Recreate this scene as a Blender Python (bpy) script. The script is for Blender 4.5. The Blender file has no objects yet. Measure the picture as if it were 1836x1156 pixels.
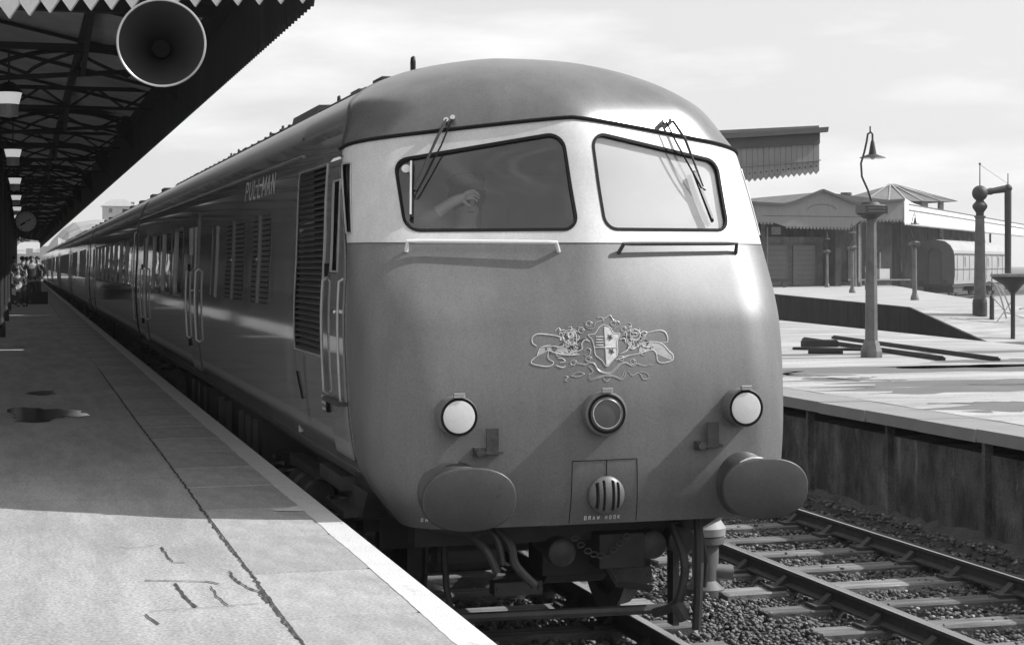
import bpy, bmesh, math, random
import numpy as np
from mathutils import Vector, Matrix
from mathutils.geometry import delaunay_2d_cdt

R = math.radians
PI = math.pi
scene = bpy.context.scene
col = scene.collection
rnd = random.Random(7)

# ------------------------------------------------------------------ camera
SW = 36.0
FPX, YAW, HOR = 3080.0, math.atan(880 / 3080.0), 475.0
cam = bpy.data.cameras.new('camera')
camo = bpy.data.objects.new('camera', cam)
col.objects.link(camo)
cam.sensor_width = SW
cam.lens = FPX / 1836 * SW
cam.clip_start = 0.1
cam.clip_end = 6000
camo.location = (0, 0, 2.34)
camo.rotation_euler = (R(90), 0, -YAW)
cam.shift_y = (HOR - 578) / 1836.0
scene.camera = camo

# ------------------------------------------------------------------ light
SUN_DIR = Vector((-1.10, 0.15, -1.0)).normalized()
world = bpy.data.worlds.new('World')
scene.world = world
world.use_nodes = True
wn, wl = world.node_tree.nodes, world.node_tree.links
wn.clear()
wo = wn.new('ShaderNodeOutputWorld')
bg = wn.new('ShaderNodeBackground')
sky = wn.new('ShaderNodeTexSky')
sky.sky_type = 'NISHITA'
sky.sun_disc = False
sky.sun_elevation = math.asin(-SUN_DIR.z)
sky.sun_rotation = math.atan2(-SUN_DIR.x, -SUN_DIR.y)
sky.dust_density = 4.0
sky.air_density = 1.0
sky.ozone_density = 1.0
bw = wn.new('ShaderNodeRGBToBW')
# thin high cloud: evens the sky out and leaves soft pale streaks
tc = wn.new('ShaderNodeTexCoord')
mp = wn.new('ShaderNodeMapping'); mp.inputs['Scale'].default_value = (1.6, 1.6, 7.0)
nz = wn.new('ShaderNodeTexNoise'); nz.inputs['Scale'].default_value = 2.6; nz.inputs['Detail'].default_value = 7
nz.inputs['Roughness'].default_value = 0.55
rp = wn.new('ShaderNodeValToRGB')
rp.color_ramp.elements[0].position = .48; rp.color_ramp.elements[0].color = (0, 0, 0, 1)
rp.color_ramp.elements[1].position = .72; rp.color_ramp.elements[1].color = (1, 1, 1, 1)
SKY_BASE, SKY_CLOUD = 9.7, 9.5
mx1 = wn.new('ShaderNodeMix'); mx1.data_type = 'FLOAT'
mx1.inputs[0].default_value = 0.55
mx1.inputs[3].default_value = SKY_BASE
mx2 = wn.new('ShaderNodeMix'); mx2.data_type = 'FLOAT'
mx2.inputs[3].default_value = SKY_CLOUD
wl.new(sky.outputs[0], bw.inputs[0]); wl.new(bw.outputs[0], mx1.inputs[2])
wl.new(tc.outputs['Generated'], mp.inputs[0]); wl.new(mp.outputs[0], nz.inputs['Vector']); wl.new(nz.outputs['Fac'], rp.inputs[0])
wl.new(rp.outputs[0], mx2.inputs[0]); wl.new(mx1.outputs[0], mx2.inputs[2])
wl.new(mx2.outputs[0], bg.inputs['Color'])
bg.inputs['Strength'].default_value = 0.1
wl.new(bg.outputs[0], wo.inputs['Surface'])

sl = bpy.data.lights.new('sun', 'SUN')
sl.energy = 4.9
sl.angle = R(0.6)
sl.color = (1, 1, 1)
so = bpy.data.objects.new('sun', sl)
col.objects.link(so)
so.rotation_euler = SUN_DIR.to_track_quat('-Z', 'Y').to_euler()
so.location = (30, -10, 40)

scene.view_settings.view_transform = 'Standard'
scene.view_settings.look = 'None'
scene.view_settings.gamma = 1
scene.view_settings.exposure = 0.22
scene.view_settings.use_curve_mapping = False
scene.cycles.max_bounces = 8
scene.cycles.transparent_max_bounces = 12

# ------------------------------------------------------------------ materials
MATS = {}
def mat(name, c, rough=.6, metal=0., var=.15, scale=3., bump=0., bscale=60., spec=.5, coat=0., stretch=(1, 1, 1), dirt=None, fine=0.0, fscale=95, streak=None):
    """grey procedural material: two noises vary the tone, one bumps the surface.
    dirt = (colour, scale, threshold, (sx,sy,sz)) blotches / streaks with a shape of their own"""
    m = bpy.data.materials.new(name); m.use_nodes = True
    n, l = m.node_tree.nodes, m.node_tree.links
    b = n['Principled BSDF']
    b.inputs['Roughness'].default_value = rough
    b.inputs['Metallic'].default_value = metal
    b.inputs['Specular IOR Level'].default_value = spec
    b.inputs['Coat Weight'].default_value = coat
    b.inputs['Coat Roughness'].default_value = .05
    t = n.new('ShaderNodeTexCoord')
    mp = n.new('ShaderNodeMapping'); mp.inputs['Scale'].default_value = stretch
    l.new(t.outputs['Object'], mp.inputs[0])
    nz = n.new('ShaderNodeTexNoise'); nz.inputs['Scale'].default_value = scale; nz.inputs['Detail'].default_value = 8
    nz.inputs['Roughness'].default_value = .6
    l.new(mp.outputs[0], nz.inputs['Vector'])
    mr = n.new('ShaderNodeMapRange')
    mr.inputs['From Min'].default_value = .3; mr.inputs['From Max'].default_value = .7
    mr.inputs['To Min'].default_value = c * (1 - var); mr.inputs['To Max'].default_value = c * (1 + var)
    l.new(nz.outputs['Fac'], mr.inputs['Value'])
    out = mr.outputs[0]
    if fine:
        nf = n.new('ShaderNodeTexNoise'); nf.inputs['Scale'].default_value = fscale; nf.inputs['Detail'].default_value = 2
        l.new(t.outputs['Object'], nf.inputs['Vector'])
        mf = n.new('ShaderNodeMapRange'); mf.inputs['From Min'].default_value = .3; mf.inputs['From Max'].default_value = .7
        mf.inputs['To Min'].default_value = 1 - fine; mf.inputs['To Max'].default_value = 1 + fine
        l.new(nf.outputs['Fac'], mf.inputs['Value'])
        mm = n.new('ShaderNodeMath'); mm.operation = 'MULTIPLY'
        l.new(out, mm.inputs[0]); l.new(mf.outputs[0], mm.inputs[1]); out = mm.outputs[0]
    if streak:      # (strength, scale, (sx, sy, sz)) multiplies the tone: run-down grime, scuffs
        ks, kc, kst = streak
        mk = n.new('ShaderNodeMapping'); mk.inputs['Scale'].default_value = kst
        l.new(t.outputs['Object'], mk.inputs[0])
        nk = n.new('ShaderNodeTexNoise'); nk.inputs['Scale'].default_value = kc; nk.inputs['Detail'].default_value = 5; nk.inputs['Roughness'].default_value = .7
        l.new(mk.outputs[0], nk.inputs['Vector'])
        mf = n.new('ShaderNodeMapRange'); mf.inputs['From Min'].default_value = .38; mf.inputs['From Max'].default_value = .62
        mf.inputs['To Min'].default_value = 1 - ks; mf.inputs['To Max'].default_value = 1 + ks
        l.new(nk.outputs['Fac'], mf.inputs['Value'])
        mm = n.new('ShaderNodeMath'); mm.operation = 'MULTIPLY'
        l.new(out, mm.inputs[0]); l.new(mf.outputs[0], mm.inputs[1]); out = mm.outputs[0]
    if dirt:
        dc, ds, dt, dst = dirt
        md = n.new('ShaderNodeMapping'); md.inputs['Scale'].default_value = dst
        l.new(t.outputs['Object'], md.inputs[0])
        nd = n.new('ShaderNodeTexNoise'); nd.inputs['Scale'].default_value = ds; nd.inputs['Detail'].default_value = 6
        nd.inputs['Roughness'].default_value = .65
        l.new(md.outputs[0], nd.inputs['Vector'])
        rd = n.new('ShaderNodeMapRange'); rd.inputs['From Min'].default_value = dt; rd.inputs['From Max'].default_value = dt + .1
        l.new(nd.outputs['Fac'], rd.inputs['Value'])
        mx = n.new('ShaderNodeMix'); mx.data_type = 'FLOAT'
        l.new(rd.outputs[0], mx.inputs[0]); l.new(out, mx.inputs[2]); mx.inputs[3].default_value = dc
        out = mx.outputs[0]
    l.new(out, b.inputs['Base Color'])
    if bump:
        nb = n.new('ShaderNodeTexNoise'); nb.inputs['Scale'].default_value = bscale; nb.inputs['Detail'].default_value = 5
        l.new(mp.outputs[0], nb.inputs['Vector'])
        bp = n.new('ShaderNodeBump'); bp.inputs['Strength'].default_value = bump; bp.inputs['Distance'].default_value = .02
        l.new(nb.outputs['Fac'], bp.inputs['Height']); l.new(bp.outputs[0], b.inputs['Normal'])
    MATS[name] = m
    return m

def glass(name, tint, gloss=.08):
    m = bpy.data.materials.new(name); m.use_nodes = True
    n, l = m.node_tree.nodes, m.node_tree.links
    n.clear()
    o = n.new('ShaderNodeOutputMaterial'); tr = n.new('ShaderNodeBsdfTransparent'); gl = n.new('ShaderNodeBsdfGlossy')
    tr.inputs[0].default_value = (tint, tint, tint, 1); gl.inputs['Roughness'].default_value = .02
    nz = n.new('ShaderNodeTexNoise'); nz.inputs['Scale'].default_value = 2.0
    fr = n.new('ShaderNodeLayerWeight'); fr.inputs['Blend'].default_value = .5
    pw = n.new('ShaderNodeMath'); pw.operation = 'POWER'; pw.inputs[1].default_value = 4.0; l.new(fr.outputs['Facing'], pw.inputs[0])
    bp = n.new('ShaderNodeBump'); bp.inputs['Strength'].default_value = .04; bp.inputs['Distance'].default_value = .05
    l.new(nz.outputs['Fac'], bp.inputs['Height']); l.new(bp.outputs[0], gl.inputs['Normal'])
    ad = n.new('ShaderNodeMath'); ad.inputs[1].default_value = gloss
    ad.use_clamp = True; l.new(pw.outputs[0], ad.inputs[0])
    mx = n.new('ShaderNodeMixShader')
    l.new(ad.outputs[0], mx.inputs[0]); l.new(tr.outputs[0], mx.inputs[1]); l.new(gl.outputs[0], mx.inputs[2])
    l.new(mx.outputs[0], o.inputs['Surface'])
    MATS[name] = m
    return m

mat('nose_paint', .12, .47, var=.10, scale=1.7, bump=.04, bscale=5, coat=.0, spec=.72, dirt=(.15, 14, .73, (1, 1, .6)), fine=.16, streak=(.10, 5, (1, 1, .12)))
mat('side_paint', .22, .07, var=.2, scale=1.4, bump=.022, bscale=2.2, coat=.2, fine=.12, streak=(.18, 3, (1, 3, .15)), stretch=(1, 1, 1), dirt=(.10, 2.5, .60, (1, 1.4, .25)))
mat('roof_paint', .105, .27, var=.15, scale=1.5, bump=.03, bscale=5, spec=1.0, fine=.14, streak=(.12, 4, (1, 1, .3)))
mat('dark_roof', .05, .5, var=.3, scale=2, bump=.1)
mat('white_band', .53, .4, var=.08, scale=3, coat=.15, dirt=(.36, 6, .68, (1, 1, .5)), fine=.08, streak=(.06, 6, (1, 1, .15)))
mat('crest_gold', .36, .35, var=.2, scale=30)
mat('crest_light', .52, .4, var=.25, scale=40)
mat('crest_dark', .03, .5)
mat('rubber', .010, .75, var=.1, spec=.15)
mat('rail_metal', .75, .35, metal=.1, var=.1, scale=12)
mat('chrome', .7, .22, metal=1., var=.08, scale=20)
mat('worn_steel', .35, .35, metal=.6, var=.25, scale=15, bump=.1)
mat('rail_top', .55, .22, metal=.9, var=.15, scale=10, stretch=(3, .3, 1))
mat('rail_side', .045, .75, var=.3, scale=12, bump=.2)
mat('buffer_face', .05, .42, var=.15, scale=4, bump=.06, bscale=18, dirt=(.022, 6, .62, (1, 1, 1)), fine=.14, streak=(.12, 4, (1, 1, .8)))
mat('lamp_lens', .7, .45, var=.04, scale=30, fine=.04)
mat('dull_lens', .10, .3, var=.1, scale=10)
mat('under_black', .022, .6, var=.4, scale=6, bump=.2, bscale=20)
mat('under_grey', .05, .5, var=.4, scale=8, bump=.2, bscale=25)
mat('louvre', .10, .4, var=.2, scale=8)
mat('void_black', .006, .9, var=.1)
mat('interior', .55, .7, var=.1)
mat('interior_pale', .6, .7, var=.1)
mat('frame_grey', .42, .35, metal=.3, var=.15, scale=10)
mat('pane_glare', .80, .7, var=.03, scale=4)
mat('letter', .42, .5, var=.25, scale=25)
mat('letter_bright', .75, .5, var=.1)
mat('skin', .32, .55, var=.08)
mat('cloth_dark', .03, .85, var=.2, scale=10)
mat('cloth_mid', .12, .85, var=.2, scale=10)
mat('cloth_white', .72, .8, var=.08)
mat('hair', .02, .6, var=.2)
mat('asphalt', .30, .9, var=.12, scale=.8, fscale=70, streak=(.14, 1.6, (3, .5, 1)), bump=.16, bscale=190, stretch=(1, .55, 1), dirt=(.35, .9, .60, (1.2, .35, 1)), fine=.30)
mat('coping', .28, .85, var=.14, scale=1.6, bump=.15, bscale=190, fine=.24, fscale=70, streak=(.12, 3, (3, 1, 1)))
mat('coping_worn', .315, .85, var=.14, scale=2.2, bump=.15, bscale=190, fine=.24, fscale=70, streak=(.12, 3, (3, 1, 1)))
mat('line_paint', .52, .7, var=.07, scale=9, bump=.25, bscale=80, dirt=(.33, 6, .62, (1, .5, 1)), fine=.14)
mat('crack', .04, .95)
mat('oil', .012, .35, var=.4, scale=5)
mat('wet_sheen', .2, .12, var=.4)
mat('far_asphalt', .33, .9, streak=(.2, 1.2, (.35, 1.6, 1)), fscale=30, var=.14, scale=.9, spec=.2, bump=.3, bscale=50, stretch=(.5, 1, 1), fine=.15)
mat('far_patch', .14, .9, spec=.2, var=.14, scale=1.3, bump=.3, bscale=50, fine=.15)
mat('far_coping', .22, .8, var=.12, scale=2, bump=.3, bscale=60, fine=.15)
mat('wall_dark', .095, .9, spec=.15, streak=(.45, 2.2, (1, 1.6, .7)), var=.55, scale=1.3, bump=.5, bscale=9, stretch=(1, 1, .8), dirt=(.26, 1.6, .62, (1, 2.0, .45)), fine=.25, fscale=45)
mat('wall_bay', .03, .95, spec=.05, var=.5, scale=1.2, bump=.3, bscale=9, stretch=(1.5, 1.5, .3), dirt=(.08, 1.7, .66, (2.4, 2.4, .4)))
mat('ground', .075, .95, var=.35, scale=2.5, bump=1., bscale=35, fine=.3)
mat('stone_a', .13, .85, var=.3, scale=20, bump=.2)
mat('stone_b', .05, .85, var=.3, scale=20, bump=.2)
mat('stone_c', .3, .85, var=.2, scale=20)
mat('sleeper', .14, .85, streak=(.35, 3, (.5, 6, 1)), var=.35, scale=4, bump=.6, bscale=18, stretch=(.35, 3, 1), fine=.2)
mat('sleeper_mid', .10, .85, streak=(.4, 3, (.5, 6, 1)), var=.4, scale=4, bump=.6, bscale=18, stretch=(.35, 3, 1), fine=.2)
mat('sleeper_old', .19, .85, streak=(.35, 3, (.5, 6, 1)), var=.35, scale=3, bump=.6, bscale=18, stretch=(.35, 3, 1), fine=.2, dirt=(.05, 3, .6, (1, 4, 1)))
mat('sleeper_dark', .05, .85, var=.4, scale=4, bump=.6, bscale=18, stretch=(.35, 3, 1))
mat('canopy_board', .42, .8, var=.2, scale=2, bump=.2)
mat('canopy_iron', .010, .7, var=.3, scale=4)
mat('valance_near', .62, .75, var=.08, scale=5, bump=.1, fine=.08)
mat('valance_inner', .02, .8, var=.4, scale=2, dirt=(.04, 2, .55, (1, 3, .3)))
mat('valance_right', .20, .75, var=.1, scale=2, stretch=(3, 3, .4))
mat('valance_trim', .07, .7, var=.1)
mat('valance_white', .74, .7, var=.06, scale=.6, stretch=(1, 1, .5))
mat('enamel_white', .75, .3, var=.05)
glow_mat = mat('shade_glow', .75, .3, var=.03)
glow_mat.node_tree.nodes['Principled BSDF'].inputs['Emission Color'].default_value = (1, 1, 1, 1)
glow_mat.node_tree.nodes['Principled BSDF'].inputs['Emission Strength'].default_value = .38  # emission added so the pale hanging lamp shades look bright
mat('lamp_glass', .45, .3, var=.08, scale=20)
mat('horn_metal', .05, .33, metal=.15, var=.1, scale=6, coat=.2)
mat('horn_rim', .5, .3, metal=.5, var=.1)
mat('post_paint', .115, .6, var=.3, scale=5, bump=.25, bscale=25, dirt=(.14, 6, .60, (1, 1, .3)))
mat('post_pale', .28, .6, var=.25, scale=5)
mat('crane_paint', .11, .6, var=.3, scale=3, bump=.15)
mat('crane_dark', .035, .6, var=.3, scale=3, bump=.15)
mat('brick_dark', .06, .9, var=.3, scale=1.2, streak=(.4, .9, (1, 1, .4)))
mat('brick_mid', .14, .9, var=.3, scale=1.2, streak=(.25, .9, (1, 1, .4)))
mat('door_paint', .22, .7, var=.1, scale=2)
mat('coach_dark', .07, .5, var=.15, scale=1)
mat('coach_pale', .27, .5, var=.1, scale=1)
mat('slate', .12, .7, var=.25, scale=1)
mat('slate_pale', .3, .7, var=.15, scale=1)
mat('pale_stone', .36, .9, var=.14, scale=.35, fine=.1)
mat('hill_rock', .25, .95, var=.4, scale=.09, bump=.6, bscale=.5, dirt=(.12, .12, .52, (1, 1, 1)))
mat('timber_dark', .02, .8, var=.4, scale=6, bump=.3)
mat('puddle', .015, .10, var=.3)
glass('wind_glass', .92, .11)
glass('side_glass', .6, .09)
glass('lantern_glass', .75, .05)
# added glare sheet lets some sun through to brighten the cab
_m = MATS['pane_glare']; _n, _l = _m.node_tree.nodes, _m.node_tree.links
_t = _n.new('ShaderNodeBsdfTranslucent'); _t.inputs[0].default_value = (.8, .8, .8, 1)
_x = _n.new('ShaderNodeMixShader'); _x.inputs[0].default_value = .35
_l.new(_n['Principled BSDF'].outputs[0], _x.inputs[1]); _l.new(_t.outputs[0], _x.inputs[2]); _l.new(_x.outputs[0], _n['Material Output'].inputs['Surface'])

# ------------------------------------------------------------------ mesh helpers
class MB:
    def __init__(s): s.v, s.f, s.mi, s.mats = [], [], [], []; s.cur = 0; s.marks = []
    def use(s, m):
        m = MATS[m]
        if m not in s.mats: s.mats.append(m)
        s.cur = s.mats.index(m); return s
    def add(s, vs, fs):
        s.marks.append((len(s.v), len(s.f)))
        o = len(s.v); s.v += [tuple(p) for p in vs]
        for f in fs: s.f.append([i + o for i in f]); s.mi.append(s.cur)
        return s
    def box(s, x0, x1, y0, y1, z0, z1, M=None):
        vs = [Vector(p) for p in ((x0,y0,z0),(x1,y0,z0),(x1,y1,z0),(x0,y1,z0),(x0,y0,z1),(x1,y0,z1),(x1,y1,z1),(x0,y1,z1))]
        if M: vs = [M @ p for p in vs]
        return s.add(vs, [(0,3,2,1),(4,5,6,7),(0,1,5,4),(1,2,6,5),(2,3,7,6),(3,0,4,7)])
    def bar(s, a, b, w, h, up=(0, 0, 1)):
        """rectangular bar between two points"""
        a, b = Vector(a), Vector(b); d = (b - a); L = d.length; d.normalize()
        u = Vector(up); sx = d.cross(u)
        if sx.length < 1e-4: sx = d.cross(Vector((1, 0, 0)))
        sx.normalize(); uz = sx.cross(d)
        M = Matrix(((sx.x, d.x, uz.x, a.x), (sx.y, d.y, uz.y, a.y), (sx.z, d.z, uz.z, a.z), (0, 0, 0, 1)))
        return s.box(-w/2, w/2, 0, L, -h/2, h/2, M)
    def cyl(s, a, b, r0, r1=None, n=16, caps=True):
        if r1 is None: r1 = r0
        return s.lathe([(r0, 0), (r1, 1)], a, b, n, caps)
    def lathe(s, prof, a, b, n=20, caps=True):
        """prof = [(radius, t)] with t measured along a->b (t=1 at b)"""
        a, b = Vector(a), Vector(b); d = b - a
        z = d.normalized(); x = z.orthogonal().normalized(); y = z.cross(x)
        vs = []; fs = []
        for r, t in prof:
            for i in range(n):
                an = 2 * PI * i / n
                vs.append(a + d * t + (x * math.cos(an) + y * math.sin(an)) * r)
        for k in range(len(prof) - 1):
            for i in range(n):
                j = (i + 1) % n
                fs.append((k*n+i, k*n+j, (k+1)*n+j, (k+1)*n+i))
        if caps:
            if prof[0][0] > 1e-5: fs.append(tuple(reversed(range(n))))
            if prof[-1][0] > 1e-5: fs.append(tuple((len(prof)-1)*n + i for i in range(n)))
        return s.add(vs, fs)
    def tube(s, pts, r, n=8, closed=False, flat=1.0):
        pts = [Vector(p) for p in pts]; N = len(pts); vs = []; fs = []
        up = None
        for i, p in enumerate(pts):
            if closed: d = pts[(i+1) % N] - pts[i-1]
            else: d = pts[min(i+1, N-1)] - pts[max(i-1, 0)]
            d.normalize()
            if up is None: up = d.orthogonal().normalized()
            up = (up - d * up.dot(d))
            if up.length < 1e-5: up = d.orthogonal()
            up.normalize(); sd = d.cross(up)
            rr = r[i] if isinstance(r, (list, tuple)) else r
            for k in range(n):
                a = 2 * PI * k / n
                vs.append(p + (up * math.cos(a) + sd * math.sin(a)) * rr)
        for i in range(N if closed else N - 1):
            j = (i + 1) % N
            for k in range(n):
                m = (k + 1) % n
                fs.append((i*n+k, i*n+m, j*n+m, j*n+k))
        if not closed:
            fs.append(tuple(reversed(range(n)))); fs.append(tuple((N-1)*n + k for k in range(n)))
        return s.add(vs, fs)
    def prism(s, poly, d):
        """poly: 3-D outline, extruded by vector d"""
        d = Vector(d); P = [Vector(p) for p in poly]; n = len(P)
        vs = P + [p + d for p in P]
        fs = [tuple(range(n)), tuple(reversed(range(n, 2*n)))] + [(i, i+n, (i+1) % n + n, (i+1) % n) for i in range(n)]
        return s.add(vs, fs)
    def quad(s, a, b, c, d): return s.add([a, b, c, d], [(0, 1, 2, 3)])
    def grid(s, rows):
        n = len(rows[0]); vs = [p for r in rows for p in r]; fs = []
        for i in range(len(rows)-1):
            for j in range(n-1): fs.append((i*n+j, i*n+j+1, (i+1)*n+j+1, (i+1)*n+j))
        return s.add(vs, fs)
    def sphere(s, c, r, n=14, m=9, sc=(1, 1, 1)):
        c = Vector(c); vs = []; fs = []
        for i in range(m+1):
            th = PI * i / m
            for k in range(n):
                a = 2*PI*k/n
                vs.append(c + Vector((r*sc[0]*math.sin(th)*math.cos(a), r*sc[1]*math.sin(th)*math.sin(a), r*sc[2]*math.cos(th))))
        for i in range(m):
            for k in range(n):
                j = (k+1) % n; fs.append((i*n+k, (i+1)*n+k, (i+1)*n+j, i*n+j))
        return s.add(vs, fs)
    def build_split(s, name, parent=None, smooth=False):
        """one part per piece added"""
        bounds = s.marks + [(len(s.v), len(s.f))]; out = []
        for (v0, f0), (v1, f1) in zip(bounds[:-1], bounds[1:]):
            q = MB(); q.mats = s.mats; q.v = s.v[v0:v1]; q.f = [[i - v0 for i in f] for f in s.f[f0:f1]]; q.mi = s.mi[f0:f1]
            out.append(q.build(name, None, parent, smooth))
        return out
    def build(s, name, m=None, parent=None, smooth=False, fix=True):
        me = bpy.data.meshes.new(name)
        me.from_pydata([tuple(p) for p in s.v], [], s.f)
        if s.mats:
            for x in s.mats: me.materials.append(x)
            me.polygons.foreach_set('material_index', s.mi)
        elif m: me.materials.append(MATS[m])
        if fix:
            b = bmesh.new(); b.from_mesh(me)
            bmesh.ops.remove_doubles(b, verts=b.verts, dist=1e-5)
            bmesh.ops.recalc_face_normals(b, faces=b.faces)
            b.to_mesh(me); b.free()
        if smooth:
            me.polygons.foreach_set('use_smooth', [True] * len(me.polygons))
            try: me.set_sharp_from_angle(angle=R(38))
            except Exception: pass
        me.update()
        return link(name, me, parent)

def world_offset(p):
    v = Vector(p.location)
    if p.parent: v = v + world_offset(p.parent)
    return v
def link(name, me, parent=None):
    o = bpy.data.objects.new(name, me); col.objects.link(o)
    if parent:
        o.parent = parent
        o.location = -world_offset(parent)
    return o
def tag(o, label=None, cat=None, group=None, kind=None):
    if label: o['label'] = label
    if cat: o['category'] = cat
    if group: o['group'] = group
    if kind: o['kind'] = kind
    return o
def empty(name, loc, label, cat, group=None):
    o = bpy.data.objects.new(name, None); col.objects.link(o); o.location = loc; o.empty_display_size = .3
    return tag(o, label, cat, group)
def kids(o): return KID.get(o.name) or [c for c in bpy.data.objects if c.parent == o]
KID = {}
def copy_tree(o, loc, label=None, cat=None, scale=None):
    """copies a thing with its parts and sub-parts"""
    def rec(src, par):
        c = src.copy(); col.objects.link(c); c.parent = par
        for ch in list(bpy.data.objects):
            if ch.parent == src: rec(ch, c)
        return c
    r = rec(o, None); r.location = loc
    if scale: r.scale = scale
    if label: r['label'] = label
    return r
# ================================================================== SETTING
# ground sheet
g = MB().use('ground')
g.quad((-800, -50, -.26), (1400, -50, -.26), (1400, 2300, -.26), (-800, 2300, -.26))
tag(g.build('ground', fix=False), kind='structure')
XC = 3.19
XP, XR = 1.70, 7.87          # platform edges
ZP = .935
T2 = 6.46                    # centre of the second track

def strip_x(y0, y1, n, f): return [f(y0 + (y1 - y0) * i / n) for i in range(n + 1)]

# ---- left platform -------------------------------------------------
pl = MB().use('asphalt')
XS = 1.005
pl.box(-9, XS, -6, 190, ZP - .25, ZP - .004)
platform = tag(pl.build('platform'), kind='structure')
w = MB().use('wall_dark'); w.box(-9, 1.58, -6, 190, -.3, ZP - .254)
w.build('platform_wall', None, platform)
slab_meshes = []
for k in range(4):
    b = MB().use('coping' if k % 2 else 'coping_worn')
    b.box(0, XP - XS - .008, 0, 1.05 - .026, -.10, 0)
    me = bpy.data.meshes.new('coping_slab'); me.from_pydata(b.v, [], b.f); me.materials.append(b.mats[0])
    bb = bmesh.new(); bb.from_mesh(me); bmesh.ops.bevel(bb, geom=bb.edges[:], offset=.006, segments=1, affect='EDGES'); bb.to_mesh(bb and me); bb.free()
    slab_meshes.append(me)
y = 6.81 - 1.05 * 8; i = 0
while y < 46:
    o = bpy.data.objects.new('coping_slab', slab_meshes[i % 4]); col.objects.link(o)
    o.parent = platform; o.location = (XS + .001, y + .006, ZP + rnd.uniform(-.0012, .0008))
    y += 1.05; i += 1
b = MB().use('coping')
while y < 190:
    b.box(XS + .012, XP, y + .006, y + 1.044, ZP - .1, ZP); y += 1.05
tag(b.build('coping_slabs_far', None, platform), kind='stuff')
# joint filler under the slabs
b = MB().use('crack'); b.box(XS, XP - .02, -6, 190, ZP - .2, ZP - .007); b.build('slab_bed', None, platform)
# painted edge line with a ragged inner edge
b = MB().use('line_paint')
y = -1.5; v0 = []; prev = .155
while y < 60:
    prev += rnd.uniform(-.003, .003); prev = min(.165, max(.145, prev))
    v0.append((y, prev + rnd.uniform(-.002, .002))); y += .06 if y < 16 else .4
rows = [[(XP - w_, y, ZP + .0014), (XP - w_ * .5, y, ZP + .0014), (XP - .006, y, ZP + .0014)] for y, w_ in v0]
b.grid(rows)
lip = [[(XP + .0015, y, ZP - .05 - rnd.random() * .02), (XP + .0015, y, ZP - .008), (XP - .006, y, ZP + .0014)] for y, w_ in v0]
b.grid(lip)
b.build('edge_line', None, platform, fix=False)
b = MB().use('line_paint'); b.quad((1.545, 60, ZP + .004), (XP, 60, ZP + .004), (XP, 190, ZP + .004), (1.545, 190, ZP + .004)); b.build('edge_line', None, platform, fix=False)
# splash of the line paint
b = MB().use('line_paint'); b.prism([(1.55, 9.75, ZP+.003), (1.40, 9.80, ZP+.003), (1.38, 9.86, ZP+.003), (1.46, 9.88, ZP+.003), (1.55, 9.96, ZP+.003)], (0, 0, .002)); b.build('paint_splash', None, platform)
# cracks and cut lines in the asphalt
def crack(pts, w0=.012, jit=.02, seed=1, name='crack'):
    rr = random.Random(seed); P = []
    for a, c in zip(pts[:-1], pts[1:]):
        L = math.hypot(c[0]-a[0], c[1]-a[1]); n = max(2, int(L / .035))
        for k in range(n): P.append((a[0] + (c[0]-a[0])*k/n, a[1] + (c[1]-a[1])*k/n))
    P.append(pts[-1])
    w0 *= .42; jit *= .55; b = MB().use('crack'); rows = []
    for k, p in enumerate(P):
        d = (P[min(k+1, len(P)-1)][0] - P[max(k-1, 0)][0], P[min(k+1, len(P)-1)][1] - P[max(k-1, 0)][1])
        L = math.hypot(*d) or 1; nx, ny = -d[1]/L, d[0]/L
        o_ = rr.uniform(-jit, jit); ww = w0 * rr.uniform(.5, 1.2)
        rows.append([(p[0] + nx*(o_-ww), p[1] + ny*(o_-ww), ZP + .001), (p[0] + nx*(o_+ww), p[1] + ny*(o_+ww), ZP + .001)])
    b.grid(rows)
    return b.build(name, None, platform, fix=False)
crack([(.53, 7.82), (.79, 7.72), (.84, 7.64)], .016, .006, 2)
crack([(.655, 7.71), (.665, 7.4), (.69, 7.15)], .018, .006, 3)
crack([(.80, 7.60), (.80, 7.35), (.82, 7.15)], .010, .008, 4)
crack([(.67, 8.72), (.68, 8.45), (.69, 8.26), (.75, 8.24)], .012, .008, 5)
crack([(.48, 7.06), (.50, 6.95), (.52, 6.85)], .012, .005, 6)
crack([(.92, 7.95), (.93, 7.6), (.985, 7.42), (.99, 7.16)], .016, .015, 7)
crack([(.5, 7.12), (.8, 7.14), (.95, 7.16)], .006, .006, 8)
crack([(.44, 8.8), (.52, 8.72), (.66, 8.8)], .006, .006, 11)
crack([(XS+.004, 5.5), (XS-.006, 7), (XS+.003, 7.9), (XS-.008, 9), (XS+.002, 12), (XS-.006, 16), (XS+.002, 24)], .016, .014, 9, 'kerb_joint')
crack([(-.6, 11.55), (.1, 11.6), (.55, 11.5), (XS, 11.55)], .008, .02, 10)
crack([(-.4, 10.6), (.2, 10.62), (.7, 10.5)], .006, .015, 14)
crack([(-.3, 6.2), (.3, 6.3), (.62, 6.25), (.9, 6.0)], .007, .02, 15)
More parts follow.
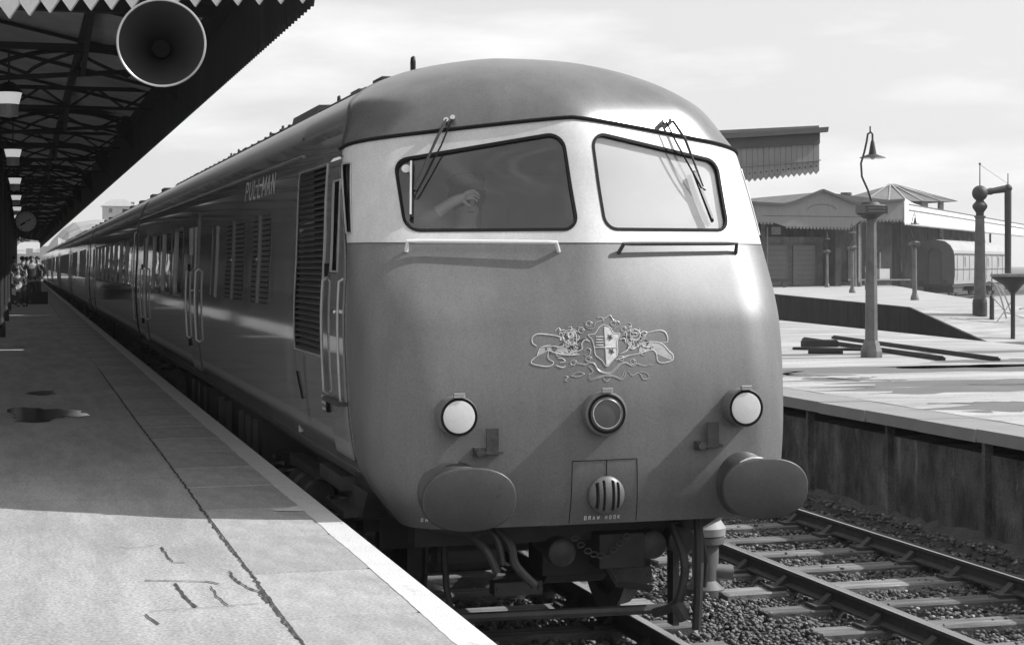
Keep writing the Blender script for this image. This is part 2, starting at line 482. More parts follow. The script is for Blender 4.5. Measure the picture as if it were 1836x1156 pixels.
# oil stain / puddle
P = []
for k in range(28):
    a = 2*PI*k/28; r = 1 + .25*math.sin(3*a+1) + .12*rnd.uniform(-1, 1)
    P.append((.17 + .30*math.cos(a)*r, 16.8 + .78*math.sin(a)*r, ZP + .0005))
b = MB().use('puddle'); b.prism(P, (0, 0, .0025)); tag(b.build('puddle', None, platform), 'dark wet patch on the platform')
P = [(.50 + .11*math.cos(a)*rnd.uniform(.6, 1.2), 16.6 + .3*math.sin(a)*rnd.uniform(.6, 1.2), ZP + .0008) for a in [2*PI*k/16 for k in range(16)]]
b = MB().use('wet_sheen'); b.prism(P, (0, 0, .003)); b.build('puddle', None, platform)
P = [(.22 + .16*math.cos(a)*rnd.uniform(.6, 1.2), 19.6 + .35*math.sin(a)*rnd.uniform(.6, 1.2), ZP + .0008) for a in [2*PI*k/16 for k in range(16)]]
b = MB().use('oil'); b.prism(P, (0, 0, .003)); b.build('puddle', None, platform)

# ---- right platform ------------------------------------------------
def poly_prism(name, pts, z0, z1, m, parent=None):
    b = MB().use(m); b.prism([(x, y, z1) for x, y in pts], (0, 0, z0 - z1)); return b.build(name, None, parent)
XB = XR + .58
rp_pts = [(XB, -6), (15.2, -6), (16.5, 18), (17.1, 28), (18.7, 41), (22, 75), (24, 120), (XB, 120)]
rplat = tag(poly_prism('platform', rp_pts, ZP - .22, ZP - .004, 'far_asphalt'), kind='structure')
wl_ = MB().use('wall_dark')
wl_.prism([(XR + .13, -6, ZP - .224), (15.1, -6, ZP - .224), (16.4, 18, ZP - .224), (17, 28, ZP - .224), (18.6, 41, ZP - .224), (23.8, 120, ZP - .224), (XR + .13, 120, ZP - .224)], (0, 0, -1.2))
wl_.build('platform_wall', None, rplat)
b = MB().use('wall_dark')
y = 1.0
while y < 60:
    b.box(XR + .07, XR + .15, y, y + .05, -.22, ZP - .12); y += 1.72
b.build_split('wall_rib', rplat)
# batter at the wall foot
b = MB().use('ground'); rows = []
for k in range(300):
    yy = .5 + k * .16
    rows.append([(XR - .30 + rnd.uniform(-.05, .05), yy + rnd.uniform(-.03, .03), -.25)] + [(XR - .20 + .33 * q / 4 + rnd.uniform(-.03, .03), yy + rnd.uniform(-.04, .04), -.19 + .20 * q / 4 + rnd.uniform(-.035, .035)) for q in range(5)])
b.grid(rows); b.build('wall_footing', None, rplat, fix=False)
ms = []
for k in range(3):
    b = MB().use('far_coping'); b.box(0, .57, .006, 1.0, -.11, 0)
    me = bpy.data.meshes.new('coping_slab'); me.from_pydata(b.v, [], b.f); me.materials.append(b.mats[0]); ms.append(me)
y = 2.0; i = 0
while y < 40:
    o = bpy.data.objects.new('coping_slab', ms[i % 3]); col.objects.link(o); o.parent = rplat
    o.location = (XR + rnd.uniform(-.006, .006), y, ZP + rnd.uniform(-.004, .002)); y += 1.006; i += 1
b = MB().use('far_coping')
while y < 120:
    b.box(XR, XR + .57, y, y + .99, ZP - .11, ZP); y += 1.006
tag(b.build('coping_slabs_far', None, rplat), kind='stuff')
# worn darker resurfacing patches, ragged outlines along the platform
def patch(x0, x1, y0, y1, seed, m='far_patch'):
    rr = random.Random(seed); P = []
    n = 14
    for k in range(n): P.append((x0 + (x1-x0)*k/n, y0 + rr.uniform(-.12, .12)))
    for k in range(5): P.append((x1 + rr.uniform(-.5, .5), y0 + (y1-y0)*k/5))
    for k in range(n): P.append((x1 - (x1-x0)*k/n, y1 + rr.uniform(-.12, .12)))
    for k in range(5): P.append((x0 + rr.uniform(-.6, .6), y1 - (y1-y0)*k/5))
    c = (sum(p[0] for p in P)/len(P), sum(p[1] for p in P)/len(P))
    b = MB().use(m); b.prism([(p[0], p[1], ZP - .002) for p in P], (0, 0, -.0015)); b.build('surface_patch', None, rplat)
patch(9.4, 14.8, 20.2, 21.6, 1); patch(9.0, 12.0, 12.4, 13.2, 31); patch(13.4, 16.2, 14.2, 14.9, 32); patch(11.8, 16.4, 20.9, 21.5, 33); patch(8.8, 10.0, 19.9, 20.8, 34); patch(12.6, 15.9, 16.4, 17.2, 35); patch(14.2, 16.6, 16.6, 19.6, 21); patch(8.7, 10.2, 14.6, 15.6, 22); patch(12.8, 15.2, 22.0, 22.7, 23); patch(9.2, 11.2, 26.0, 26.5, 24); patch(8.9, 12.2, 16.9, 17.9, 2); patch(9.2, 14.5, 17.9, 18.7, 3)
patch(10.8, 15.4, 15.2, 16.2, 4); patch(9.2, 10.4, 18.9, 19.5, 5); patch(9.0, 10.2, 22.3, 22.9, 6)
patch(12.6, 16, 12.6, 13.6, 7); patch(10.6, 12.4, 13.9, 14.4, 8); patch(11, 16.5, 24.4, 25.0, 9); patch(8.9, 11, 27.0, 27.8, 10)
patch(9.0, 10.6, 24.2, 24.8, 12); patch(8.8, 14, 31, 32, 13)
# edge of the slab row: thin dark line where the asphalt starts
b = MB().use('crack'); rows = []
for k in range(200):
    yy = 2 + k * .3; a = XB + rnd.uniform(-.02, .02); rows.append([(a, yy, ZP - .0015), (a + rnd.uniform(.004, .03), yy, ZP - .0015)])
b.grid(rows); b.build('kerb_joint', None, rplat, fix=False)

# ---- island platform with ramp ------------------------------------
A, Bp, Cp = (28.5, 46.6), (28.7, 51.8), (36.0, 79.7)
ipts = [Bp, Cp, (44.8, 112), (60, 170), (120, 170), (120, 88), (62, 88), (50.5, 76.5), (44.6, 62), (41, 51.8)]
il = tag(poly_prism('platform', [Bp, Cp, (44.8, 112), (60, 170), (61.5, 118), (60, 112), (53.5, 97.2), (47.3, 84.3), (41.6, 71.5), (36.9, 60.9), (33.2, 51.8)], -.26, ZP, 'far_asphalt'), kind='structure')
b = MB().use('far_asphalt')
b.prism([(28.5, 46.6, -.02), (28.7, 51.8, ZP), (28.7, 51.8, -.26), (28.5, 46.6, -.26)], (4.5, 0, 0))
b.build('platform_ramp', None, il)
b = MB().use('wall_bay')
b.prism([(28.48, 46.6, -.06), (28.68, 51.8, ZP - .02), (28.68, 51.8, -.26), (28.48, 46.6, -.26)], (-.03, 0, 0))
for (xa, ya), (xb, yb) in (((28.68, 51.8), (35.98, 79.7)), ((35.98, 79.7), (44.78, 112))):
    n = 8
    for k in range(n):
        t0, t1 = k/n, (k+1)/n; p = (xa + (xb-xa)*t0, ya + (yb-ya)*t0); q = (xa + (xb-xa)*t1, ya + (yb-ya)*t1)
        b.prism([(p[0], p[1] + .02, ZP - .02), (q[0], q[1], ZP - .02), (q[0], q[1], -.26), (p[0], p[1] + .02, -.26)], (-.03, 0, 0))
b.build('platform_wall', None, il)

# ---- tracks --------------------------------------------------------
def rail_mesh(x, y0, y1):
    prof_s = [(-.065, -.13), (-.065, -.115), (-.012, -.10), (-.012, -.045), (-.035, -.03), (-.035, -.006), (-.028, 0), (.028, 0), (.035, -.006), (.035, -.03), (.012, -.045), (.012, -.10), (.065, -.115), (.065, -.13)]
    return [[(x + px, y, pz) for px, pz in prof_s] for y in (y0, y1)]
def make_track(xc, y0, y1, phase, parts_to, spacing=.75, wear='sleeper'):
    wears = [wear, wear + '_mid', wear + '_old', wear, wear + '_mid']
    t = tag(MB().use('ground').box(xc - 1.7, xc + 1.7, y0, y1, -.30, -.245).build('railway_track'), kind='structure')
    for sx in (-.7525, .7525):
        r = rail_mesh(xc + sx, y0, y1)
        b = MB().use('rail_side'); n = len(r[0])
        vs = r[0] + r[1]
        for i in range(n):
            j = (i + 1) % n
            b.use('rail_top' if i in (5, 6, 7) else 'rail_side')
            b.add([r[0][i], r[0][j], r[1][j], r[1][i]], [(0, 1, 2, 3)])
        b.use('rail_side').add(r[0], [tuple(range(n))]); b.add(r[1], [tuple(range(n))])
        b.build('rail', None, t)
    sm = []
    for k in range(5):
        b = MB(); b.use(wears[k])
        b.box(-1.3, 1.3, -.125 + rnd.uniform(-.008, .012), .125 + rnd.uniform(-.012, .008), -.13, 0)
        me = bpy.data.meshes.new('sleeper'); me.from_pydata(b.v, [], b.f); me.materials.append(MATS[wears[k]])
        bb = bmesh.new(); bb.from_mesh(me); bmesh.ops.bevel(bb, geom=bb.edges[:], offset=.012, segments=1, affect='EDGES')
        for v in bb.verts: v.co += Vector((rnd.uniform(-.012, .012), rnd.uniform(-.006, .006), rnd.uniform(-.004, .004)))
        bb.to_mesh(me); bb.free(); sm.append(me)
    # rail chair
    b = MB().use('rail_side')
    b.box(-.19, .19, -.09, .09, 0, .025)
    for s_ in (-1, 1): b.prism([(s_*.12, -.035, .025), (s_*.035, -.035, .095), (s_*.035, -.035, .025)], (0, .07, 0))
    for s_ in (-1, 1): b.cyl((s_*.15, .06, .02), (s_*.15, .06, .05), .018, .018, 6)
    cm = bpy.data.meshes.new('rail_chair'); cm.from_pydata(b.v, [], b.f); cm.materials.append(MATS['rail_side'])
    y = phase - spacing * int((phase - y0) / spacing); i = 0
    far = MB().use(wear)
    while y < y1:
        if y < parts_to:
            o = bpy.data.objects.new('sleeper', sm[(i * 3 + i // 5) % 5]); col.objects.link(o); o.parent = t
            o.location = (xc + rnd.uniform(-.03, .03), y, -.15); o.rotation_euler = (rnd.uniform(-.02, .02), rnd.uniform(-.004, .004), rnd.uniform(-.02, .02))
            for sx in (-.7525, .7525):
                c = bpy.data.objects.new('rail_chair', cm); col.objects.link(c); c.parent = t; c.location = (xc + sx, y, -.148)
        elif i % 1 == 0: far.box(xc - 1.3, xc + 1.3, y - .125, y + .125, -.28, -.15)
        y += spacing; i += 1
    if far.v: tag(far.build('far_sleepers', None, t), kind='stuff')
    return t
make_track(XC, -4, 190, 11.2, 30)
make_track(T2, -4, 160, 11.42, 42)
bt = make_track(21.2, 20, 130, 24, 20.1)
bt2 = make_track(25.6, 20, 130, 24, 20.1)
b = MB().use('rail_side')
for q in (-.75, .75):
    u = Vector((math.cos(R(43)), -math.sin(R(43)), 0)) * q; d = Vector((math.sin(R(43)), math.cos(R(43)), 0))
    for r_ in (-1,): p = Vector((64.1, 112, -.05)) + u - d * 75; e = Vector((64.1, 112, -.05)) + u + d * 60; b.bar(p, e, .07, .12)
tag(b.build('railway_track'), kind='structure')
b = MB().use('stone_c'); b.quad((45, 62, -.252), (120, 62, -.252), (150, 180, -.252), (66, 118, -.252)); tag(b.build('yard_ground', fix=False), kind='structure')

# ---- ballast stones ------------------------------------------------
ico = bmesh.new(); bmesh.ops.create_icosphere(ico, subdivisions=1, radius=1)
IV = np.array([v.co[:] for v in ico.verts]); IF = np.array([[v.index for v in f.verts] for f in ico.faces]); ico.free()
def stones(name, regions, seed, matname):
    rs = np.random.RandomState(seed); VV = []; n = 0
    for (x0, x1, y0, y1, z, dens, size) in regions:
        k = int((x1-x0)*(y1-y0)*dens)
        P = np.stack([rs.uniform(x0, x1, k), rs.uniform(y0, y1, k), z + rs.uniform(-.012, .02, k)], 1)
        s_ = (size * rs.uniform(.55, 1.35, k))[:, None, None]
        a = rs.uniform(0, 2*PI, k); c_, s2 = np.cos(a), np.sin(a)
        V = IV[None] * (1 + rs.uniform(-.45, .35, (k, len(IV), 1)))
        V = V * np.array([1, .75, .62]) * s_
        X = V[:, :, 0]*c_[:, None] - V[:, :, 1]*s2[:, None]; Y = V[:, :, 0]*s2[:, None] + V[:, :, 1]*c_[:, None]
        V = np.stack([X, Y, V[:, :, 2]], 2) + P[:, None, :]
        VV.append(V.reshape(-1, 3)); n += k
    V = np.concatenate(VV); F = (IF[None] + (np.arange(n)*len(IV))[:, None, None]).reshape(-1, 3)
    me = bpy.data.meshes.new(name); me.vertices.add(len(V)); me.vertices.foreach_set('co', V.ravel())
    me.loops.add(F.size); me.loops.foreach_set('vertex_index', F.ravel().astype(np.int32))
    me.polygons.add(len(F)); me.polygons.foreach_set('loop_start', np.arange(0, F.size, 3, dtype=np.int32))
    me.update(); me.validate()
    me.materials.append(MATS[matname])
    return tag(link(name, me), 'loose ballast stones between the rails and sleepers', 'ballast', kind='stuff')
reg = [(4.45, 5.6, 5, 15, -.215, 420, .023), (5.0, 5.75, 5, 20, -.20, 260, .022), (5.75, 7.2, 7, 17, -.205, 400, .023), (5.4, 7.2, 17, 34, -.20, 90, .04),
       (7.2, 7.7, 7, 24, -.19, 350, .023), (7.55, 7.8, 7, 24, -.14, 300, .024), (7.7, 7.97, 7, 24, -.06, 240, .024), (1.8, 4.5, 4.5, 13, -.21, 300, .025), (4.4, 5.7, 15, 34, -.20, 60, .04)]
stones('ballast', reg + [(5.0, 7.7, 7, 18, -.152, 26, .018), (4.5, 5.2, 6, 14, -.17, 90, .02)], 1, 'stone_a')
stones('ballast', [(a, b_, c_, d, z, n*.55, s_*.9) for a, b_, c_, d, z, n, s_ in reg], 2, 'stone_b')
stones('ballast', [(a, b_, c_, d, z+.006, n*.10, s_*.8) for a, b_, c_, d, z, n, s_ in reg], 3, 'stone_c')

# ---- far left: hill, hut, stone wall building -----------------------
b = MB().use('hill_rock')
top = [(-30, 6), (4, 6.6), (7.2, 7.2), (9.1, 9.9), (11.5, 12.4), (14.2, 14.6), (20, 15.1), (26, 15.5), (34, 16.1), (60, 17), (110, 12), (200, 3)]
rows = []
rr = random.Random(5)
for d in range(0, 9):
    rows.append([(x, 400 + d*d*2.2 + 6*rr.uniform(-1, 1), -.3 + (z + .3) * (1 - (1 - d/8)**2.0) + (rr.uniform(-.5, .5) if d < 8 else rr.uniform(-.25, .25))) for x, z in top])
rows.append([(x, 620, z*.9) for x, z in top]); rows.append([(x, 700, -1) for x, z in top])
b.grid(rows); tag(b.build('hill', None, smooth=False), kind='structure')
# ================================================================== TRAIN
KEYS = np.array([
(0.86,1.10,9.32,.02,.26,.26),(1.03,1.22,9.28,.03,.32,.36),(1.18,1.28,9.27,.04,.36,.46),(1.50,1.325,9.28,.06,.38,.52),
(2.00,1.345,9.38,.10,.40,.42),(2.45,1.325,9.57,.22,.36,.23),(2.80,1.315,9.70,.30,.34,.20),(3.05,1.295,9.77,.36,.34,.20),
(3.20,1.24,9.83,.38,.36,.30),(3.35,1.18,9.94,.37,.40,.44),(3.48,1.03,10.12,.34,.45,.52),(3.58,0.85,10.34,.30,.45,.65),
(3.65,0.67,10.60,.26,.40,.75),(3.70,0.46,10.90,.2,.30,.8),(3.73,0.28,11.2,.1,.2,.8),(3.745,0.0,11.7,0,.01,.5)])
def smooth_interp(z, i):
    """monotone cubic through the keys: no creases in the shell"""
    zs = KEYS[:, 0]; ys = KEYS[:, i]
    z = min(max(z, zs[0]), zs[-1]); k = min(max(int(np.searchsorted(zs, z)) - 1, 0), len(zs) - 2)
    h = zs[k+1] - zs[k]; t = (z - zs[k]) / h
    def m(j):
        if j <= 0 or j >= len(zs) - 1:
            j0 = max(0, min(j, len(zs)-2)); return (ys[j0+1]-ys[j0])/(zs[j0+1]-zs[j0])
        a = (ys[j]-ys[j-1])/(zs[j]-zs[j-1]); c = (ys[j+1]-ys[j])/(zs[j+1]-zs[j])
        return 0 if a*c <= 0 else 2*a*c/(a+c)
    return (ys[k]*(2*t**3-3*t**2+1) + h*m(k)*(t**3-2*t**2+t) + ys[k+1]*(-2*t**3+3*t**2) + h*m(k+1)*(t**3-t**2))
_c = {}
def kz(z):
    q = round(z, 4)
    if q not in _c: _c[q] = [smooth_interp(z, i) for i in range(1, 6)]
    return _c[q]
YEND = 10.02
def YS(z):
    w_, yc, V, Rx, L = kz(max(.87, min(z, 3.3)))
    return max(YEND, yc + V * (w_ - .12) + L + .03)
def yend(z):
    if z < 1.15: return 9.66 + (z - .86) / .29 * .36
    if z > 3.05: return YS(3.05) + min(1, (z - 3.05) / .2) * (12.42 - YS(3.05))
    return YS(z)
def nose_t(t, z):
    """t in [-2,2] round the front, height z -> world point"""
    w_, yc, V, Rx, L = kz(z); Rx = min(Rx, w_ * .999 + 1e-6)
    T = w_ - Rx + Rx * PI / 2; a = abs(t); sg = 1 if t >= 0 else -1
    if a <= 1:
        q = a * T
        if q <= w_ - Rx: x, c = q, 0
        else:
            ph = (q - (w_ - Rx)) / Rx if Rx > 1e-6 else 0
            x = w_ - Rx + Rx * math.sin(ph); c = L * (1 - math.cos(ph))
        y = yc + V * (math.sqrt(x*x + .0144) - .12) + c
    else:
        x = w_; y0 = yc + V * (math.sqrt(x*x + .0144) - .12) + L; y = y0 + (a - 1) * (max(yend(z), y0 + .01) - y0)
    return Vector((XC + sg * x, y, z))
def t_of(x, z):
    w_, yc, V, Rx, L = kz(z); Rx = min(Rx, w_); T = w_ - Rx + Rx * PI / 2; a = abs(x)
    q = a if a <= w_ - Rx else w_ - Rx + Rx * math.asin(min(1, (a - (w_ - Rx)) / Rx))
    return math.copysign(q / T, x)
def nose_n(t, z):
    e = .004
    z1, z0 = min(z + e, 3.744), max(z - e, .861)
    a = nose_t(t + e, z) - nose_t(t - e, z); b_ = nose_t(t, z1) - nose_t(t, z0)
    n = a.cross(b_); return n.normalized() if n.length > 1e-9 else Vector((0, 0, 1))
def NP(x, z, off=0.):
    """point on the nose at local x, height z, lifted off the surface"""
    t = t_of(x, z); p = nose_t(t, z)
    return p + nose_n(t, z) * off
def rounded(poly, r, n=6):
    out = []; N = len(poly)
    for i in range(N):
        p = Vector(poly[i]); a = (Vector(poly[i-1]) - p); c = (Vector(poly[(i+1) % N]) - p)
        a.normalize(); c.normalize(); ang = a.angle(c); d = r / math.tan(ang / 2)
        s0 = p + a * d; s1 = p + c * d; ctr = p + (a + c).normalized() * (r / math.sin(ang / 2))
        v0 = s0 - ctr; v1 = s1 - ctr
        tot = v0.angle(v1)
        for k in range(n + 1):
            f = k / n; v = (v0 * math.sin((1-f)*tot) + v1 * math.sin(f*tot)) / math.sin(tot); out.append(tuple(ctr + v))
    return out
def dens(poly, step=.03):
    out = []; N = len(poly)
    for i in range(N):
        a, c = Vector(poly[i]), Vector(poly[(i+1) % N]); n = max(1, int((c - a).length / step))
        for k in range(n): out.append(tuple(a + (c - a) * k / n))
    return out
def inpoly(p, poly):
    x, y = p; c = False; j = len(poly) - 1
    for i in range(len(poly)):
        xi, yi = poly[i]; xj, yj = poly[j]
        if (yi > y) != (yj > y) and x < (xj-xi)*(y-yi)/(yj-yi) + xi: c = not c
        j = i
    return c
WL = rounded([(-1.045, 2.965), (-.075, 3.135), (-.035, 2.545), (-1.03, 2.537)], .085)
WR = rounded([(.105, 3.145), (1.035, 2.995), (1.01, 2.55), (.135, 2.548)], .085)
WLd, WRd = dens(WL), dens(WR)
def xz_to_tz(P): return [(t_of(x, z), z) for x, z in P]
WLt, WRt = xz_to_tz(WLd), xz_to_tz(WRd)
def band_top(t):
    a = min(1.0, abs(t)); return 3.225 - .17 * a ** 1.15 if abs(t) <= 1 else 3.055
BAND_BOT = 2.468
# quarter lights cut in the sides of the band
QLt = [(-1.6, 2.955), (t_of(-1.272, 2.955), 2.955), (t_of(-1.306, 2.53), 2.53), (-1.6, 2.53)]
QRt = [(-a, z) for a, z in reversed(QLt)]
def nose_sheet(name, zlo, zhi, holes, m, parent, nt=64, nside=6, dz=.04, nested=None):
    """zlo, zhi are functions of t; returns a mesh part made from a constrained triangulation in (t, z)"""
    ts = [-2 + k / nside for k in range(nside)] + [-1 + 2 * k / nt for k in range(nt + 1)] + [1 + (k + 1) / nside for k in range(nside)]
    lo = [(t, zlo(t)) for t in ts]; hi = [(t, zhi(t)) for t in ts]
    V = []; E_ = []
    def loop(P, closed=True):
        o = len(V); V.extend(P)
        for i in range(len(P) - (0 if closed else 1)): E_.append((o + i, o + (i + 1) % len(P)))
    zl, zh = min(p[1] for p in lo), max(p[1] for p in hi)
    sides = [(ts[-1], z) for z in np.arange(lo[-1][1] + dz, hi[-1][1] - dz*.5, dz)]
    sides2 = [(ts[0], z) for z in reversed(np.arange(lo[0][1] + dz, hi[0][1] - dz*.5, dz).tolist())]
    outer = lo + sides + list(reversed(hi)) + sides2
    loop(outer)
    for h in holes: loop(h)
    zs = np.arange(zl + dz, zh - dz * .4, dz).tolist()
    if zh > 3.7: zs = [z for z in zs if z < 3.55] + [3.745 - .195 * (1 - k/14) ** 1.8 for k in range(14)]
    for z in zs:
        for t in ts[1:-1]:
            if zlo(t) + dz*.4 < z < zhi(t) - min(dz*.4, .012):
                if any(inpoly((t, z), h) or min((t-a)**2 + (z-c)**2 for a, c in h) < .00018 for h in holes): continue
                V.append((t, z))
    vo, eo, fo, *_ = delaunay_2d_cdt([Vector(p) for p in V], E_, [], 0, 1e-6)
    faces = []
    for f in fo:
        cx = sum(vo[i][0] for i in f) / len(f); cz = sum(vo[i][1] for i in f) / len(f)
        if not inpoly((cx, cz), outer) or any(inpoly((cx, cz), h) for h in holes): continue
        faces.append(tuple(f))
    me = bpy.data.meshes.new(name)
    pts = [nose_t(p[0], p[1]) for p in vo]
    me.from_pydata([tuple(p) for p in pts], [], faces)
    me.polygons.foreach_set('use_smooth', [True] * len(faces))
    me.materials.append(MATS[m])
    nn = [tuple(nose_n(p[0], p[1])) for p in vo]
    me.update()
    # make winding agree with the outward normals
    if sum(me.polygons[i].normal.dot(Vector(nn[me.polygons[i].vertices[0]])) for i in range(0, len(faces), 7)) < 0: me.flip_normals()
    me.normals_split_custom_set_from_vertices(nn)
    o = link(name, me, parent)
    return o
def ribbon(loop, parent, name, m, w_=.03, th=.012, proud=.008, closed=True, w_in=.006):
    """flat bead following an outline on the nose"""
    b = MB().use(m); P = [Vector(p) for p in loop]; N = len(P); rows = []
    cen = sum(P, Vector((0, 0))) / N
    for i in range(N + (1 if closed else 0)):
        p = P[i % N]; d = (P[(i+1) % N] - P[i-1]) if closed else (P[min(i+1, N-1)] - P[max(i-1, 0)])
        n = Vector((d.y, -d.x)).normalized()
        if closed and n.dot(p - cen) < 0: n = -n
        a = p + n * w_in; c = p - n * (w_ - w_in)
        rows.append([NP(a.x, a.y, -.001), NP(a.x, a.y, proud), NP(c.x, c.y, proud), NP(c.x, c.y, -th)])
    b.grid(rows); return b.build(name, None, parent, smooth=False)

train = empty('power_car', (XC, 9.3, 0), 'leading streamlined driving car with cab windscreens, crest and buffers', 'train car', 'vehicles of the train')
nose = nose_sheet('nose_panel', lambda t: .862 if abs(t) <= 1 else .862, lambda t: BAND_BOT, [], 'nose_paint', train)
band = nose_sheet('cab_band', lambda t: BAND_BOT, band_top, [WLt, WRt, QLt, QRt], 'white_band', train, dz=.035)
tag(band, 'white painted band round the cab windows')
dome = nose_sheet('cab_roof', band_top, lambda t: 3.7445, [], 'roof_paint', train, dz=.035)
# drip strip over the band and joint under it
def strip_line(name, f, r, m, t0=-1.6, t1=1.6, n=90, off=.006):
    b = MB().use(m); b.tube([nose_t(t0 + (t1-t0)*k/n, f(t0 + (t1-t0)*k/n)) + nose_n(t0 + (t1-t0)*k/n, f(t0 + (t1-t0)*k/n)) * off for k in range(n+1)], r, 6)
    return b.build(name, None, train, smooth=True)
strip_line('drip_strip', band_top, .0125, 'rubber', -1.95, 1.95)
strip_line('band_joint', lambda t: BAND_BOT, .0035, 'rail_side', -1.7, 1.7, off=0)
# windscreens
for L_, d_, lb in ((WL, WLd, None), (WR, WRd, None)):
    ribbon(d_, train, 'window_seal', 'rubber', .018, .02, .004)
def pane(name, poly, m, parent, off, n=10):
    xs = [p[0] for p in poly]; zs = [p[1] for p in poly]
    V = dens(poly, .04); E_ = [(i, (i+1) % len(V)) for i in range(len(V))]
    pts = list(V)
    for i in range(1, 24):
        for j in range(1, 14):
            p = (min(xs) + (max(xs)-min(xs))*i/24, min(zs) + (max(zs)-min(zs))*j/14)
            if inpoly(p, V) and min((p[0]-a)**2 + (p[1]-c)**2 for a, c in V) > .0003: pts.append(p)
    vo, eo, fo, *_ = delaunay_2d_cdt([Vector(p) for p in pts], E_, [], 0, 1e-6)
    # panes are flat sheets of glass bent slightly: plane through the corners
    faces = [tuple(f) for f in fo if inpoly((sum(vo[i][0] for i in f)/3, sum(vo[i][1] for i in f)/3), V)]
    me = bpy.data.meshes.new(name); me.from_pydata([tuple(NP(p[0], p[1], off)) for p in vo], [], faces); me.materials.append(MATS[m])
    me.polygons.foreach_set('use_smooth', [True]*len(faces)); me.update()
    if faces and me.polygons[0].normal.y > 0: me.flip_normals()
    return link(name, me, parent)
gl = pane('windscreen', WL, 'wind_glass', train, -.012)
gr_ = pane('windscreen', WR, 'wind_glass', train, -.012)
bl = pane('glare_sheet', [(.10, 3.15), (1.04, 3.0), (1.015, 2.54), (.13, 2.54)], 'pane_glare', train, -.03)  # pale sheet added so the pane looks bright with glare
tag(bl, 'pale sheet added behind the right windscreen as bright glare')
# round white ticket in the top corner of the left pane
b = MB().use('enamel_white'); c0 = NP(-.985, 2.915, -.006); n0 = nose_n(t_of(-.985, 2.915), 2.915); b.cyl(c0, c0 + n0 * .004, .027, .027, 20); b.build('window_disc', None, train)
# quarter light panes
for q in (QLt, QRt):
    b = MB().use('side_glass'); P = [nose_t(t, z) - nose_n(t, z) * .012 for t, z in q]; b.quad(*P); b.build('quarter_light', None, train, fix=False)
    b = MB().use('frame_grey'); L_ = dens(q, .05); b.tube([nose_t(t, z) + nose_n(t, z) * .003 for t, z in L_], .006, 6, closed=True); b.build('quarter_light_frame', None, train)

# wipers
def wiper(pts_arm, pts_arm2, blade, pivots):
    o = None
    b = MB().use('chrome')
    for p in pivots:
        P = NP(p[0], p[1], 0); n = nose_n(t_of(*p), p[1]); b.cyl(P - n*.01, P + n*.05, .02, .016, 12)
    o = b.build('wiper', None, train)
    b = MB().use('crane_dark'); b.tube([NP(*p) for p in pts_arm], [.009] * (len(pts_arm)-1) + [.005], 6); b.build('wiper_arm', None, o)
    b = MB().use('rubber'); b.tube([NP(*p) for p in pts_arm2], .0055, 6); b.build('wiper_arm', None, o)
    b = MB().use('rubber'); b.bar(NP(blade[0][0], blade[0][1], .012), NP(blade[1][0], blade[1][1], .012), .014, .022, up=(0, -1, 0))
    b.build('wiper_rubber', None, o)
    b = MB().use('chrome'); b.bar(NP(blade[0][0]-.006, blade[0][1]-.01, .03), NP(blade[1][0]-.006, blade[1][1]+.01, .03), .012, .01, up=(0, -1, 0))
    b.build('wiper_blade', None, o)
wiper([(-.724, 3.19, .045), (-.79, 3.07, .055), (-.955, 2.77, .035)], [(-.685, 3.205, .045), (-.77, 3.03, .05), (-.935, 2.76, .035), (-.97, 2.765, .03)], [(-.945, 2.955), (-.985, 2.61)], [(-.724, 3.19), (-.685, 3.205)])
wiper([(.70, 3.225, .045), (.76, 3.10, .06), (.86, 2.81, .035)], [(.645, 3.215, .05), (.69, 3.09, .05), (.84, 2.80, .04), (.875, 2.79, .03)], [(.825, 2.915), (.895, 2.60)], [(.645, 3.215), (.705, 3.228)])
# hand rails under the windscreens
for x0, x1, z in ((-1.04, -.17, 2.452), (.20, 1.02, 2.445)):
    b = MB().use('rail_metal' if x0 < 0 else 'crane_dark'); n = 16
    P = [NP(x0, z - .035, 0)] + [NP(x0 + .015 + (x1-x0-.03)*k/n, z, .05) for k in range(n+1)] + [NP(x1, z - .035, 0)]
    b.tube(P, .0125, 8); b.build('handrail', None, train, smooth=True)

# lamps
def lamp(x, z, lens, r=.094, r2=.110, depth=.10):
    P = NP(x, z, 0); c = Vector((P.x, P.y - depth - .01, z))
    o = MB().use('nose_paint').lathe([(r2+.03, 1), (r2+.012, .75), (r2, .55), (r2, .02), (r2-.008, 0), (r+.004, 0), (r, .12), (r, .25)], c, c + Vector((0, depth + .16, 0)), 36, False).build('headlight', None, train, smooth=True)
    b = MB().use('rubber'); b.lathe([(r+.009, -.02), (r+.009, .0), (r-.002, .03), (r-.002, -.02), (r+.012, -.02)], c, c + Vector((0, .2, 0)), 36, False); b.build('lamp_rim', None, o, smooth=True)
    b = MB().use(lens); b.lathe([(.0001, -.05), (r*.8, -.045), (r-.004, -.03)], c, c + Vector((0, .15, 0)), 36, False); b.build('lens', None, o, smooth=True)
    b = MB().use('chrome'); b.box(c.x - .028, c.x + .028, c.y - .012, c.y + .02, z + r2 - .004, z + r2 + .014)
    b.tube([(c.x - .03, c.y - .01, z + r2), (c.x - .03, c.y - .012, z + r2 + .018), (c.x + .03, c.y - .012, z + r2 + .018), (c.x + .03, c.y - .01, z + r2)], .004, 6); b.build('lamp_latch', None, o)
    return o
lamp(-.862, 1.50, 'lamp_lens'); lamp(.856, 1.51, 'lamp_lens')
o = lamp(.0, 1.497, 'dull_lens', r=.100, r2=.125, depth=.06)
P = NP(0, 1.497, 0); b = MB().use('chrome'); b.tube([(P.x + .082*math.cos(a), P.y - .078, 1.497 + .082*math.sin(a)) for a in [2*PI*k/40 for k in range(40)]], .004, 6, closed=True); b.build('lens_ring', None, o, smooth=True)

